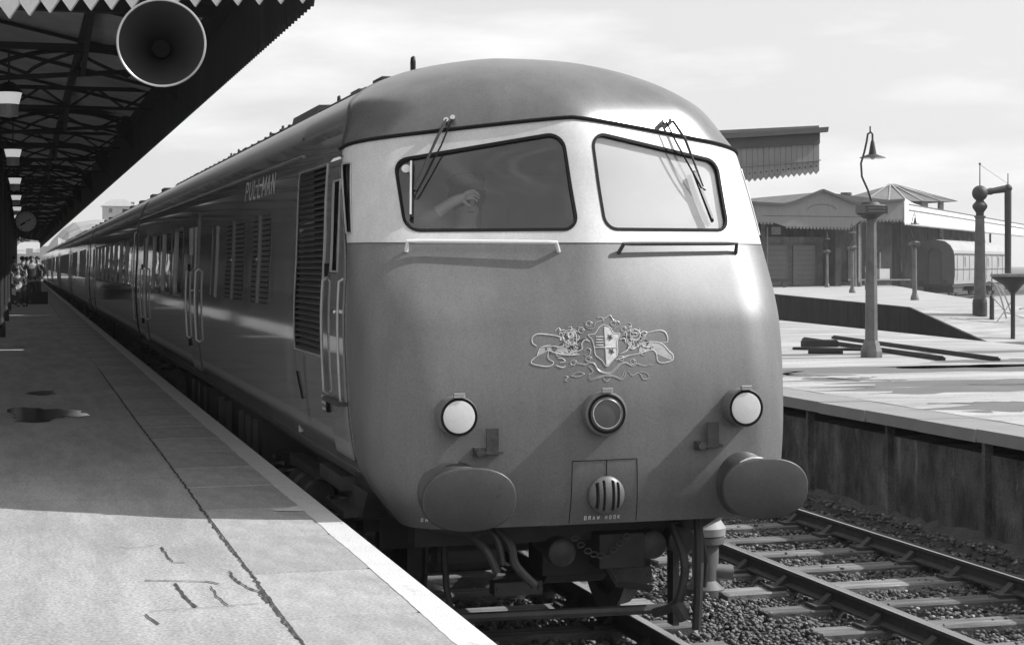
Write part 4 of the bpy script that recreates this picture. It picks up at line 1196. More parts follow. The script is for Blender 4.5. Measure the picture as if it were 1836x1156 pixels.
# doors: cab door, door in the middle, door at the end
def body_door(ya, yb, za, zb, win, parent, rails=True, m='side_paint'):
    for y in (ya, yb):
        b = MB().use('void_black'); n = 16; zz = [za + (zb-za)*k/n for k in range(n+1)]
        b.grid([[(XC - hw(z) - .0035, (max(y, YS(z) + .02) if y < 10.3 else y) - .009, z), (XC - hw(z) - .0035, (max(y, YS(z) + .02) if y < 10.3 else y) + .009, z)] for z in zz]); b.build('door_gap', None, parent, fix=False)
    d = side_panel('door', ya + .022, yb - .022, za + .02, zb - .02, m, parent, .012)
    if win:
        p = side_panel('door_window', win[0], win[1], win[2], win[3], 'dull_lens', d, .016); side_frame('window_frame', *win, p, 'frame_grey', .022, .03)
    b = MB().use('chrome'); z = za + .9; ym = ya + .09
    b.cyl((XC - hw(z), ym, z), (XC - hw(z) - .05, ym, z), .014, .014, 8); b.bar((XC - hw(z) - .05, ym, z), (XC - hw(z) - .05, ym + .09, z), .015, .015); b.build('door_handle', None, d)
    for z in (za + .3, za + 1.15):
        b = MB().use('rubber'); b.box(XC - hw(z) - .03, XC - hw(z), yb - .03, yb + .03, z - .04, z + .04); b.build('door_hinge', None, d)
    return d
# cab door built round its opening window
body_door(10.06, 10.66, 1.16, 2.96, None, train)
for sgn in (-1, 1):
    ya, yb, za, zb = cabwin
    f_ = side_frame('cab_door_window', ya, yb, za, zb, train, 'frame_grey', .018, .02, sgn)
    b = MB().use('side_glass'); b.quad((XC + sgn*(hw(za) - .01), ya, za), (XC + sgn*(hw(za) - .01), yb, za), (XC + sgn*(hw(zb) - .01), yb, zb), (XC + sgn*(hw(zb) - .01), ya, zb)); b.build('pane', None, f_, fix=False)
# door panel pieces must leave the window opening free
dd = [o for o in bpy.data.objects if o.name.startswith('door') and o.type == 'MESH' and o.parent == train and o.name.split('.')[0] == 'door'][-1]
mb_ = bmesh.new(); mb_.from_mesh(dd.data)
for co, no in (((0, cabwin[0] - .012, 0), (0, 1, 0)), ((0, cabwin[1] + .012, 0), (0, 1, 0)), ((0, 0, cabwin[2] - .012), (0, 0, 1)), ((0, 0, cabwin[3] + .012), (0, 0, 1))):
    bmesh.ops.bisect_plane(mb_, geom=mb_.verts[:] + mb_.edges[:] + mb_.faces[:], plane_co=co, plane_no=no)
kill = [f for f in mb_.faces if cabwin[0] - .012 < f.calc_center_median().y < cabwin[1] + .012 and cabwin[2] - .012 < f.calc_center_median().z < cabwin[3] + .012]
bmesh.ops.delete(mb_, geom=kill, context='FACES'); mb_.to_mesh(dd.data); mb_.free()
b = MB().use('side_paint'); z = 3.0
b.prism([(XC - hw(2.98) - .014, 10.36, 2.985), (XC - hw(2.98) - .014, 10.72, 2.985), (XC - hw(3.02), 10.72, 3.01), (XC - hw(3.02), 10.36, 3.01)], (.05, 0, 0)); b.build('door_gutter', None, train)
side_rail('door_handrail', 10.70, 1.52, 2.27, train, r=.008, m='frame_grey', out=.035); side_rail('door_handrail', 10.12, 1.50, 2.27, train, r=.008, m='frame_grey', out=.035)
b = MB().use('under_grey'); b.box(XC - hw(1.5) - .06, XC - hw(1.5) + .03, 10.08, 10.62, 1.50, 1.525); b.build('door_step', None, train)
# roof seam behind the cab
b = MB().use('dark_roof'); b.tube([(XC - hw(z), YS(3.0) + .03 + max(0, (z - 3.0))**2 * 3.2, z + .002) for z in np.linspace(3.0, 3.70, 24)], .009, 5); b.build('roof_seam', None, train)
b = MB().use('side_paint'); b.tube([(XC - hw(3.10) - .006, y, 3.10) for y in (12.0, 18, 24, 29.1)], .010, 5); b.build('rain_gutter', None, train)
for ya, yb, wv in ((18.95, 19.85, (19.2, 19.6, 2.3, 2.75)), (26.9, 27.75, (27.1, 27.5, 2.3, 2.75))):
    body_door(ya, yb, 1.16, 2.93, wv, train); side_rail('door_handrail', ya - .08, 1.5, 2.3, train, r=.011, out=.035); side_rail('door_handrail', yb + .08, 1.5, 2.3, train, r=.011, out=.035)
b = MB().use('frame_grey'); b.box(XC - hw(2.5) - .05, XC - hw(2.5), 19.5, 19.56, 2.45, 2.75); b.build('roller_blind_box', None, train)
for y, z0, z1 in ((11.9, 1.42, 1.60),):
    b = MB().use('rubber'); b.bar((XC - hw(z1) - .004, y + .05, z1), (XC - hw(z0) - .004, y - .12, z0), .02, .006); b.build('grab_slot', None, train)
b = MB().use('letter')
for k, y in enumerate((10.98, 10.90, 10.84)):
    for z in (1.42, 1.46, 1.50): b.bar((XC - hw(z) - .002, y, z), (XC - hw(z) - .002, y - .045, z), .006, .014)
b.build_split('letter_patch', train)
# PULLMAN lettering along the side (reads left to right as seen from the platform)
lettering('PULLMAN', lambda u, v: (XC - hw(2.90 + v) - .003, 15.05 - u, 2.90 + v), .145, .27, .27, .0075, 'letter', 'letter_bright', train, flat=.020)
# roof fittings: lifting eyes, hatches, roof walk
for k, y in enumerate((11.72, 14.62, 16.86, 17.91, 18.82, 21.7, 22.5)):
    b = MB().use('under_black'); xx, zz = XC - .56, 3.665
    b.tube([(xx, y - .03, zz), (xx, y - .035, zz + .09), (xx, y - .02, zz + .12), (xx, y + .02, zz + .12), (xx, y + .035, zz + .09), (xx, y + .03, zz)], .012, 6); b.build('lifting_eye', None, train)
b = MB().use('dark_roof')
b.prism([(XC - .75, 14.7, 3.58), (XC - .72, 14.7, 3.72), (XC + .72, 14.7, 3.76), (XC + .75, 14.7, 3.58)], (0, 1.45, 0)); b.build('roof_hatch', None, train)
b = MB().use('dark_roof')
b.tube([(XC - .72, y, 3.655) for y in (12.6, 14.6)], .012, 6); b.tube([(XC - .72, y, 3.65) for y in (16.2, 28.8)], .02, 6)
y = 16.3
while y < 28.6: b.box(XC - .74, XC - .66, y, y + .08, 3.62, 3.675); y += .55
for y in (12.3, 13.2, 20.2, 24.6, 26.0): b.box(XC - .66, XC - .3, y, y + .35, 3.60, 3.715)
b.build_split('roof_fitting', train)

# underframe boxes, tanks and pipes
b = MB().use('under_black')
for ya, yb, za, zb, x in ((14.6, 16.4, .35, 1.05, 1.22), (16.7, 18.3, .45, 1.05, 1.18), (18.6, 20.8, .38, 1.02, 1.24), (21.1, 22.4, .5, 1.05, 1.15)): b.box(XC - x, XC + x, ya, yb, za, zb)
b.box(XC - 1.15, XC + 1.15, 9.75, 29.1, .98, 1.12)
b.build('underframe', None, train)
b = MB().use('under_grey')
for y in (14.9, 15.4, 15.9, 17.0, 17.6, 19.0, 19.7, 20.4): b.box(XC - 1.26, XC - 1.2, y, y + .06, .5, 1.0)
b.cyl((XC - 1.1, 22.6, .75), (XC - 1.1, 24.2, .75), .16, .16, 16); b.build_split('battery_box_strap', train)
b = MB().use('under_grey'); b.tube([(XC - hw(1.13) + .02, 10.2, 1.085), (XC - hw(1.13) + .02, 29.0, 1.085)], .022, 6); b.build('pipe_run', None, train)
bogie(12.55, train); bogie(26.2, train)
# step and equipment behind the nose on the platform side
b = MB().use('under_grey'); b.box(XC - 1.27, XC - .9, 10.6, 11.4, .93, 1.02); b.box(XC - 1.30, XC - 1.18, 10.35, 10.9, .80, .84)
b.prism([(XC - 1.2, 10.1, .98), (XC - 1.2, 10.75, .98), (XC - 1.2, 10.75, .72), (XC - 1.2, 10.3, .80)], (.25, 0, 0)); b.build_split('cab_step', train)
# air connections and discs under the buffer beam
for px, z, r in ((3.058, .650, .083), (3.626, .672, .085), (3.815, .690, .083)):
    b = MB().use('under_grey'); b.lathe([(.0001, -.02), (r*.8, -.01), (r, .02), (r, .25), (r*.8, .3), (r*.6, 1)], (px, 9.62, z), (px, 10.1, z), 28, True); b.build('jumper_socket', None, train, smooth=True)
b = MB().use('under_black'); b.box(2.2, 3.88, 9.75, 9.95, .70, .95); b.box(3.28, 3.56, 9.6, 9.8, .55, .75)
b.build_split('buffer_beam', train)
b = MB().use('under_black'); b.cyl((3.15, 10.4, .55), (3.55, 10.4, .55), .22, .22, 18); b.box(3.05, 3.75, 10.0, 10.3, .45, .72); b.cyl((2.35, 9.9, .62), (2.75, 9.9, .62), .09, .09, 16)
b.tube([(2.38, 9.8, .75), (2.40, 9.8, .45), (2.44, 9.75, .2)], .02, 6); b.box(3.86, 3.90, 9.9, 10.0, .12, .75); b.tube([(3.35, 9.8, .6), (3.45, 9.78, .42), (3.68, 9.8, .38)], .022, 6)
b.build_split('brake_gear', train)
b = MB().use('under_grey'); b.tube([(2.2, 9.8, .27), (3.92, 9.8, .25)], .03, 8); b.build('guard_bar', None, train)
def hose(P, r, name='air_hose', m='under_black'):
    b = MB().use(m); S = []
    for k in range(len(P) - 1):
        p0 = P[max(0, k-1)]; p1 = P[k]; p2 = P[k+1]; p3 = P[min(len(P)-1, k+2)]
        for q in range(5):
            t = q/5; S.append(tuple(.5*((2*p1[i]) + (-p0[i]+p2[i])*t + (2*p0[i]-5*p1[i]+4*p2[i]-p3[i])*t*t + (-p0[i]+3*p1[i]-3*p2[i]+p3[i])*t**3) for i in range(3)))
    S.append(P[-1]); b.tube(S, r, 8); return b.build(name, None, train, smooth=True)
hose([(3.86, 9.50, .85), (3.845, 9.44, .62), (3.83, 9.42, .40), (3.82, 9.42, .20)], .030)
hose([(3.72, 9.55, .80), (3.76, 9.46, .60), (3.74, 9.44, .45), (3.70, 9.46, .34), (3.60, 9.55, .28)], .028)
hose([(3.90, 9.6, .8), (3.93, 9.55, .6), (3.92, 9.55, .42)], .018)
hose([(2.60, 9.6, .86), (2.70, 9.5, .74), (2.73, 9.48, .62), (2.84, 9.46, .50)], .026, m='under_grey')
hose([(2.42, 9.62, .84), (2.55, 9.5, .72), (2.62, 9.48, .58)], .024, m='under_grey')
hose([(2.50, 9.62, .86), (2.62, 9.52, .78), (2.66, 9.5, .62)], .02, m='under_grey')
b = MB().use('under_grey'); b.cyl((3.70, 9.46, .36), (3.76, 9.46, .26), .045, .045, 10); b.build('hose_coupling', None, train)

# driver seen through the left windscreen is built with the people below

# ---- following coaches ---------------------------------------------------
def make_coach(y0, kind):
    L = 19.85; y1 = y0 + L
    c = empty('parlour_coach', (XC, y0, 0), '', 'train car', 'vehicles of the train')
    if kind == 'parlour': ws = [(y0 + 1.15 + 1.93 * k, y0 + 1.15 + 1.93 * k + 1.62) for k in range(8)]; doors = [(y0 + 17.0, y0 + 17.85)]
    elif kind == 'kitchen': ws = [(y0 + 3.0 + 1.93*k, y0 + 3.0 + 1.93*k + 1.62) for k in range(3)] + [(y0 + 11.5 + 1.93*k, y0 + 11.5 + 1.93*k + 1.62) for k in range(3)]; doors = [(y0 + .9, y0 + 1.75), (y0 + 18.2, y0 + 19.0)]
    PW0, PW1 = 1.985, 2.77
    shell('body_side', y0, y1, [(a, b_, PW0, PW1) for a, b_ in ws], 'side_paint', c, ztop=3.24)
    shell('roof', y0, y1, [], 'roof_paint', c, zlo=3.24)
    for a, b_ in ws: saloon_window(a, b_, PW0, PW1, c, curtain=False)
    interior(y0 + .1, y1 - .1, c)
    for yy in (y0, y1 - .02):
        b = MB().use('under_black'); P = [(XC + s_ * hw(z), yy, z) for s_, zs in ((-1, np.linspace(1.1, 3.7, 14)), (1, np.linspace(3.7, 1.1, 14))) for z in zs]; b.prism(P, (0, .02, 0)); b.build('end_wall', None, c)
    for a, b_ in doors:
        d = side_panel('door', a, b_, 1.16, 2.93, 'side_paint', c, .012); side_panel('door_window', a + .2, b_ - .2, 2.2, 2.75, 'dull_lens', d, .02)
        side_rail('door_handrail', a - .08, 1.5, 2.3, c, r=.011, out=.035); side_rail('door_handrail', b_ + .08, 1.5, 2.3, c, r=.011, out=.035)
    side_rail('door_handrail', y0 + .12, 1.4, 2.9, c, r=.012, out=.03)
    b = MB().use('under_black'); b.box(XC - 1.15, XC + 1.15, y0, y1, .98, 1.12); b.box(XC - 1.2, XC + 1.2, y0 + 6.5, y0 + 9, .4, 1.05); b.box(XC - 1.2, XC + 1.2, y0 + 10, y0 + 12.5, .45, 1.05)
    b.box(XC - .55, XC + .55, y0 - .45, y0 + .02, 1.2, 3.3); b.build('underframe', None, c)
    b = MB().use('dark_roof')
    for yy in (y0 + 3, y0 + 6, y0 + 9.5, y0 + 13, y0 + 16): b.box(XC - .62, XC - .25, yy, yy + .7, 3.6, 3.78)
    b.tube([(XC - .75, y0 + .3, 3.63), (XC - .75, y1 - .3, 3.63)], .02, 5); b.build('roof_vents', None, c)
    bogie(y0 + 2.7, c); bogie(y1 - 2.7, c)
    return c
c2 = make_coach(29.6, 'parlour')
tag(c2, 'second car of the train, coach with a long row of lamplit windows')
c3 = make_coach(50.1, 'kitchen')
tag(c3, 'third car of the train, with a blank stretch between two groups of windows')
src = {'p': c2, 'k': c3}
ords = ['fourth', 'fifth', 'sixth', 'seventh', 'last']
for i in range(5):
    s_ = 'pkpkp'[i] if i < 5 else 'p'
    base = src['p'] if s_ == 'p' else src['k']
    copy_tree(base, (XC, 50.1 + 20.5 * (i + 1), 0), '%s car of the train, %s' % (ords[i], ['seen very narrow along the platform', 'beyond the fourth car', 'beyond the fifth car', 'almost at the end of the train', 'farthest away beside the waiting people'][i]))
# ================================================================== LEFT CANOPY
def cy(x): return 10.08 + .53 * (1.70 - x)        # skewed end of the canopy
can = empty('platform_canopy', (-.4, 12, ZP), 'dark timber and iron canopy over the left platform with pointed valance', 'canopy')
XE = 1.66; ZE = 3.88; ZR = 4.46
# roof: boards rising away from the edge then falling again past the columns
def rz(x): return 4.52 + (1.66 - x) * .22 if x > -.5 else 5.0 - (-.5 - x) * .10
b = MB().use('canopy_board')
xs = [XE + .1, -.5, -3.5, -8.95]  # unseen back slope stretched to the building to keep sky out of reflections
y_far = 165
for x0, x1 in zip(xs[:-1], xs[1:]):
    n = 1
    b.add([(x0, cy(x0) + .02, rz(x0)), (x1, cy(x1) + .02, rz(x1)), (x1, y_far, rz(x1)), (x0, y_far, rz(x0)), (x0, cy(x0) + .02, rz(x0) + .12), (x1, cy(x1) + .02, rz(x1) + .12), (x1, y_far, rz(x1) + .12), (x0, y_far, rz(x0) + .12)],
          [(0, 1, 2, 3), (7, 6, 5, 4), (0, 4, 5, 1), (2, 6, 7, 3)])
b.build('roof', None, can)
# battens under the boards
b = MB().use('canopy_iron')
y = 11.2
while y < 60:
    b.box(-.5, XE, y, y + .05, 0, .04, Matrix(((1, 0, 0, 0), (0, 1, 0, 0), (-.22, 0, 1, 4.52 + 1.66*.22 - .05), (0, 0, 0, 1)))); y += 2.54
tag(b.build('roof_battens', None, can), kind='stuff')
# end valance of pointed boards: every board a part
def valance_board(p0, p1, ztop, zb, m, parent, th=.02, tip=.09, hole=False, name='valance_board'):
    p0, p1 = Vector((p0[0], p0[1], 0)), Vector((p1[0], p1[1], 0)); mid = (p0 + p1) / 2; g_ = (p1 - p0) * .018
    a, c = p0 + g_, p1 - g_; nrm = Vector(((p1 - p0).y, -(p1 - p0).x, 0)).normalized() * th
    P = [(a.x, a.y, ztop), (c.x, c.y, ztop), (c.x, c.y, zb + tip), (mid.x, mid.y, zb), (a.x, a.y, zb + tip)]
    b = MB().use(m); b.prism(P, nrm)
    return b.build(name, None, parent)
x = XE; d_ = .135; k = 0
while x > -1.6:
    x1 = x - d_ * .885
    dz = -.05 * max(0, (.30 - x)) * 2.2
    bo = valance_board((x, cy(x)), (x1, cy(x1)), 5.35 + dz, ZE + .01 + dz * 1.0, 'valance_near', can, tip=.085)  # tops carried up out of view, meant to lengthen the canopy's shadow
    if k % 2 == 1:
        b = MB().use('void_black'); xm = (x + x1) / 2; b.cyl((x1, cy(x1) - .03, ZE + .24 + dz), (x1, cy(x1) + .05, ZE + .24 + dz), .014, .014, 10)
        b.build('drilled_hole', None, bo)
    x = x1; k += 1
b = MB().use('valance_trim')
b.bar((XE + .03, cy(XE) - .04, 5.3), (-1.8, cy(-1.8) - .04, 5.3), .06, .08); b.build('valance_rail', None, can)
# side valance above the train, teeth at its foot: one stuff part far, single boards near
side = []
y = cy(XE) + .02; k = 0
while y < 26:
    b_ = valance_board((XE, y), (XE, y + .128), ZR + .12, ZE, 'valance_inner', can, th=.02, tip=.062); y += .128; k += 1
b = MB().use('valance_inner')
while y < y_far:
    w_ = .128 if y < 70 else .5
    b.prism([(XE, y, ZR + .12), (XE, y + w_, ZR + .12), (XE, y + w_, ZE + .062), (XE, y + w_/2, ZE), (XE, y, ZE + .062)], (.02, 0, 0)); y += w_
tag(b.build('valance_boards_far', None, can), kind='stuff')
# valance on the other side of the canopy
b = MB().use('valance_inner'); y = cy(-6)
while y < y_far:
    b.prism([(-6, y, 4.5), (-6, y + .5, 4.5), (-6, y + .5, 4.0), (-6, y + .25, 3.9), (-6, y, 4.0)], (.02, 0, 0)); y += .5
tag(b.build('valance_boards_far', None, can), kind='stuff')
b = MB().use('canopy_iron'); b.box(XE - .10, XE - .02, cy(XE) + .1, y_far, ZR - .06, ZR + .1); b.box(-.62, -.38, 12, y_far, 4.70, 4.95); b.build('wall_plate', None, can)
# trusses
def truss_arch(y):
    b = MB().use('canopy_iron')
    zt, zb_ = 4.62, 4.30
    xl, xr = -.45, XE - .06
    b.box(xl, xr, y - .04, y + .04, zt - .035, zt + .035)
    b.bar((xl, y, zb_ - .04), (xr, y, zb_ + .12), .05, .05)
    # crossing curved braces
    n = 12; W = (xr - xl) / 2
    for q in range(2):
        x0 = xl + W * q
        b.tube([(x0 + W * k/n, y, zb_ + .02 + q*.06 + (zt - zb_ - .05 - q*.05) * (1 - (1 - k/n)**2.2 if q == 0 else (1 - (k/n)**2.2))) for k in range(n+1)], .026, 5)
        b.tube([(x0 + W * .5 * k/n, y, zt - .03 - (zt - zb_ - .06) * (k/n)**.7) for k in range(n+1)], .02, 5)
        b.tube([(x0 + W * (.5 + .5*k/n), y, zb_ + .04 + (zt - zb_ - .08) * (k/n)**.7) for k in range(n+1)], .02, 5)
    b.prism([(xr, y - .03, zt), (xr, y - .03, zb_ - .25), (xr - .28, y - .03, zb_ + .1)], (0, .06, 0))
    b.build('truss', None, can)
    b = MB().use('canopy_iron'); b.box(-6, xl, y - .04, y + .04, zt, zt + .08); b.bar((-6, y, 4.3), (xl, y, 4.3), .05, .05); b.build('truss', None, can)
def truss_lattice(y):
    b = MB().use('canopy_iron'); zt, zb_ = 4.56, 4.32; xl, xr = -.45, XE - .06
    b.box(xl, xr, y - .03, y + .03, zt - .025, zt + .025); b.box(xl, xr, y - .03, y + .03, zb_ - .02, zb_ + .02)
    n = 6
    for k in range(n):
        x0 = xl + (xr-xl)*k/n; x1 = xl + (xr-xl)*(k+1)/n
        b.bar((x0, y, zb_ if k % 2 else zt), (x1, y, zt if k % 2 else zb_), .03, .03, up=(0, 1, 0))
    b.build('truss', None, can)
yy = 15.9
b = MB().use('canopy_iron'); b.box(-.45, XE - .06, 14.5, 14.62, 4.42, 4.60)
b.bar((-.45, 14.5, 4.55), (.5, 14.5, 4.85), .05, .05); b.bar((1.6, 14.5, 4.5), (.5, 14.5, 4.85), .05, .05); b.build('truss', None, can)
for k in range(18):
    truss_arch(18.6 + 7.6 * k)
    truss_lattice(22.3 + 7.6 * k)
# longitudinal lattice seen end on
b = MB().use('canopy_iron'); b.box(.58, .66, 12.5, y_far, 4.66, 4.74)
y = 18.6
for k in range(18):
    b.bar((.62, y, 4.34), (.62, y - 3.0, 4.70), .05, .05); b.bar((.62, y, 4.34), (.62, y + 3.0, 4.70), .05, .05); y += 7.6
b.build('purlin', None, can)
b = MB().use('canopy_board')   # pale blue-washed fascia pieces between the bays are plain boards
# posts
for k in range(13):
    y = 35.0 + 10.0 * k
    b = MB().use('canopy_iron')
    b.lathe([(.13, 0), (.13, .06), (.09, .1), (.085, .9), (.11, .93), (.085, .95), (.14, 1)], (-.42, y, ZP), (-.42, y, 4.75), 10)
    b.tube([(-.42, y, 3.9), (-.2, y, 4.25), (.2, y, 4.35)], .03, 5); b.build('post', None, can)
# lamps hung under the canopy
lampg = 'shaded lamps hanging in a line under the canopy'
def hang_lamp(y, lab, first=None):
    if first: return copy_tree(first, (-.135, y, 4.30), lab)
    r = empty('hanging_lamp', (-.135, y, 4.30), lab, 'lamp', lampg)
    b = MB().use('canopy_iron'); b.cyl((-.135, y, 4.30), (-.135, y, 4.85), .012, .012, 6); b.lathe([(.05, 0), (.10, .3), (.16, 1)], (-.135, y, 4.42), (-.135, y, 4.30), 16); b.build('lamp_rod', None, r)
    b = MB().use('shade_glow'); b.lathe([(.15, 0), (.115, .5)], (-.135, y, 4.305), (-.135, y, 4.04), 12, False); b.build('lamp_shade', None, r)
    b = MB().use('lamp_glass'); b.lathe([(.113, 0), (.105, .98), (.085, 1)], (-.135, y, 4.17), (-.135, y, 4.03), 12); b.build('lamp_glass', None, r)
    return r
hl = hang_lamp(20.4, 'large pale shaded lamp hanging nearest under the left canopy')
for k, nm in enumerate(['second', 'third', 'fourth', 'fifth', 'sixth', 'seventh']):
    hang_lamp(30.4 + 10 * k, '%s hanging lamp from the front under the canopy' % nm, hl)
# clock
ck = empty('platform_clock', (.02, 50, 3.55), 'round pale station clock hanging at the far end under the canopy', 'clock')
cx_, cy_, cz_ = .13, 49.6, 3.54
b = MB().use('canopy_iron'); b.lathe([(.28, 0), (.31, .2), (.31, 1), (.28, 1)], (cx_, cy_ - .06, cz_), (cx_, cy_ + .1, cz_), 28, True); b.cyl((cx_, cy_, cz_ + .3), (cx_, cy_, 4.6), .02, .02, 6); b.build('clock_case', None, ck)
b = MB().use('lamp_glass'); b.cyl((cx_, cy_ - .075, cz_), (cx_, cy_ - .062, cz_), .272, .272, 28); b.build('clock_face', None, ck)
b = MB().use('canopy_iron')
for k in range(12):
    a = PI*k/6; b.bar((cx_ + .21*math.sin(a), cy_ - .082, cz_ + .21*math.cos(a)), (cx_ + .25*math.sin(a), cy_ - .082, cz_ + .25*math.cos(a)), .02, .008, up=(0, 1, 0))
b.bar((cx_, cy_ - .084, cz_), (cx_ + .13, cy_ - .084, cz_ + .07), .025, .008, up=(0, 1, 0)); b.bar((cx_ - .02, cy_ - .086, cz_ - .02), (cx_ - .15, cy_ - .086, cz_ - .10), .05, .008, up=(0, 1, 0)); b.build('clock_hand', None, ck)
# loudspeaker horn
hn = empty('loudspeaker_horn', (.74, 9.9, 3.55), 'round metal loudspeaker horn hanging in front of the canopy end', 'loudspeaker')
c0 = Vector((.735, 9.52, 3.548)); ax = (Vector((0.0, 0, 2.34)) - c0); ax = Vector((ax.x + .10, ax.y, ax.z * .25)).normalized()
b = MB().use('horn_metal'); prof = []
for k in range(22):
    t = k / 21; prof.append((.210 * (1 - t)**1.15 * (1 - .25*t) + .022, t))
b.lathe(prof, c0, c0 - ax * .55, 56, False)
prof2 = [(r + .006, t) for r, t in prof]; b.lathe(list(reversed(prof2)), c0, c0 - ax * .55, 56, False)
b.build('horn_bell', None, hn, smooth=True)
b = MB().use('horn_rim'); z_ = ax; x_ = z_.orthogonal().normalized(); y_ = z_.cross(x_)
b.tube([c0 + (x_*math.cos(a) + y_*math.sin(a)) * .2345 for a in [2*PI*k/64 for k in range(64)]], .0065, 6, closed=True); b.build('horn_rim', None, hn, smooth=True)
b = MB().use('void_black'); b.lathe([(.0001, 0), (.05, .1), (.055, 1)], c0 - ax * .34, c0 - ax * .5, 20); b.build('horn_driver', None, hn, smooth=True)
b = MB().use('canopy_iron'); b.cyl(c0 - ax*.5, c0 - ax*.72, .06, .06, 14); b.tube([c0 - ax*.6, c0 - ax*.62 + Vector((0, 0, .35)), c0 - ax*.3 + Vector((0, .3, 1.0))], .015, 6); b.build('horn_bracket', None, hn)

# building along the back of the left platform
sb = empty('station_building', (-9, 20, ZP), 'dark brick station building behind the left platform', 'building')
b = MB().use('brick_dark'); b.box(-12, -9, 14, 160, 0, 5.2); b.build('wall', None, sb)
b = MB().use('slate'); b.prism([(-12.3, 13.7, 5.2), (-8.7, 13.7, 5.2), (-10.5, 13.7, 6.8)], (0, 146.6, 0)); b.build('roof', None, sb)
for k in range(20):
    y = 17 + 7 * k
    b = MB().use('frame_grey'); b.box(-9.0, -8.96, y, y + 1.4, 1.9, 3.6); wf = b.build('window', None, sb)
    b = MB().use('dull_lens'); b.box(-8.97, -8.95, y + .08, y + 1.32, 1.98, 3.52); b.build('pane', None, wf)

# far stone building and hut on the hill
fb = empty('stone_building', (1.5, 228, 0), 'pale stepped stone building closing the far end of the left platform', 'building')
b = MB().use('pale_stone'); 
for x0, x1, z1 in ((-4.5, -.55, 3.0), (-.55, .62, 3.75), (.62, 1.42, 4.45), (1.42, 2.35, 3.95), (2.35, 3.9, 4.75), (3.9, 9, 4.6)): b.box(x0, x1, 228, 232, -.3, z1)
b.build('wall', None, fb)
for x in (-3.2, -1.6, .4, 2.6):
    b = MB().use('brick_dark'); b.box(x, x + .5, 227.9, 228.0, 1.2, 2.2); b.build('window', None, fb)
hut = empty('hilltop_house', (22, 424, 15), 'small pale house with slate roof on top of the rocky hill', 'house')
b = MB().use('pale_stone'); b.box(19.0, 26.2, 424, 430, 13.5, 16.6); b.build('wall', None, hut)
b = MB().use('slate_pale'); b.add([(18.5, 423.5, 16.5), (26.6, 423.5, 16.5), (26.6, 430.5, 16.5), (18.5, 430.5, 16.5), (21, 427, 18.3), (24.2, 427, 18.3)], [(0, 1, 5, 4), (1, 2, 5), (2, 3, 4, 5), (3, 0, 4)]); b.build('roof', None, hut)
b = MB().use('slate'); b.box(25.6, 26.4, 426, 427, 16.5, 17.6); b.build('chimney', None, hut)
for x in (20.3, 23.4):
    b = MB().use('brick_dark'); b.box(x, x + .8, 423.9, 424, 14.9, 15.9); b.build('window', None, hut)
b = MB().use('cloth_white')
P = []
rr = random.Random(3)
pr_ = tag(MB().use('pale_stone').grid([[(8 + k*.9, 398 + rr.uniform(-1, 1) + j*.8, -.3 + j*2.1 + rr.uniform(-.5, .5)) for k in range(7)] for j in range(5)]).build('quarry_face', fix=False), kind='structure')
# boundary wall of the coal/ballast heap running behind the train end
# ================================================================== RIGHT PLATFORM FURNITURE
def octo(b, c, z0, z1, r0, r1): b.lathe([(r0, 0), (r1, 1)], (c[0], c[1], z0), (c[0], c[1], z1), 8, True)
def lamp_post(x, y, z, lab, drum=True):
    r = empty('lamp_post', (x, y, z), lab, 'lamp post', 'swan-neck lamp posts on the platforms')
    b = MB().use('post_paint')
    b.lathe([(.17, 0), (.17, .35), (.13, .8), (.11, 1)], (x, y, z), (x, y, z + .26), 8)
    b.lathe([(.100, 0), (.092, .5), (.078, 1)], (x, y, z + .2), (x, y, z + 2.16), 8); b.build('post', None, r)
    b = MB().use('crane_dark'); b.lathe([(.10, 0), (.16, .18), (.205, .25), (.205, .75), (.16, .85), (.13, 1)], (x - .02, y, z + 2.11), (x - .02, y, z + 2.36), 20); dr = b.build('lamp_drum', None, r)
    b = MB().use('crane_paint'); b.lathe([(.218, 0), (.224, .05), (.224, .95), (.218, 1)], (x - .02, y, z + 2.19), (x - .02, y, z + 2.32), 20, False); b.build('name_band', None, dr)
    b = MB().use('crane_dark'); b.box(x - .21, x + .15, y - .235, y - .215, z + 2.18, z + 2.30); b.build('name_plate', None, dr)
    b = MB().use('post_pale'); b.box(x - .17, x + .11, y - .238, y - .234, z + 2.215, z + 2.22); b.box(x - .17, x + .11, y - .238, y - .234, z + 2.26, z + 2.265); b.build_split('plate_edge', dr)
    b = MB().use('crane_dark'); P = [(x, y, z + 2.38), (x - .06, y, z + 2.55), (x - .16, y, z + 2.75), (x - .175, y, z + 2.95), (x - .12, y, z + 3.12), (x - .08, y, z + 3.28), (x - .06, y, z + 3.40), (x - .01, y, z + 3.43), (x + .02, y, z + 3.40), (x + .02, y, z + 3.32)]
    b.tube(P, .016, 6); b.tube([(x - .02, y, z + 3.43), (x - .02, y, z + 3.52)], .012, 6); b.build('swan_neck', None, r, smooth=True)
    b = MB().use('crane_dark'); b.lathe([(.012, 0), (.03, .2), (.045, .5), (.06, .8), (.19, .96), (.20, 1)], (x + .02, y, z + 3.33), (x + .02, y, z + 3.035), 24, False); b.build('lamp_shade', None, r, smooth=True)
    b = MB().use('enamel_white'); b.lathe([(.198, 0), (.06, .6), (.0001, 1)], (x + .02, y, z + 3.034), (x + .02, y, z + 3.07), 24, False); b.build('shade_lining', None, r, smooth=True)
    b = MB().use('lamp_glass'); b.sphere((x + .02, y, z + 3.05), .04, 10, 7); b.build('bulb', None, r, smooth=True)
    return r
lp = lamp_post(12.48, 23.71, ZP, 'large swan-neck lamp post standing nearest on the right platform')
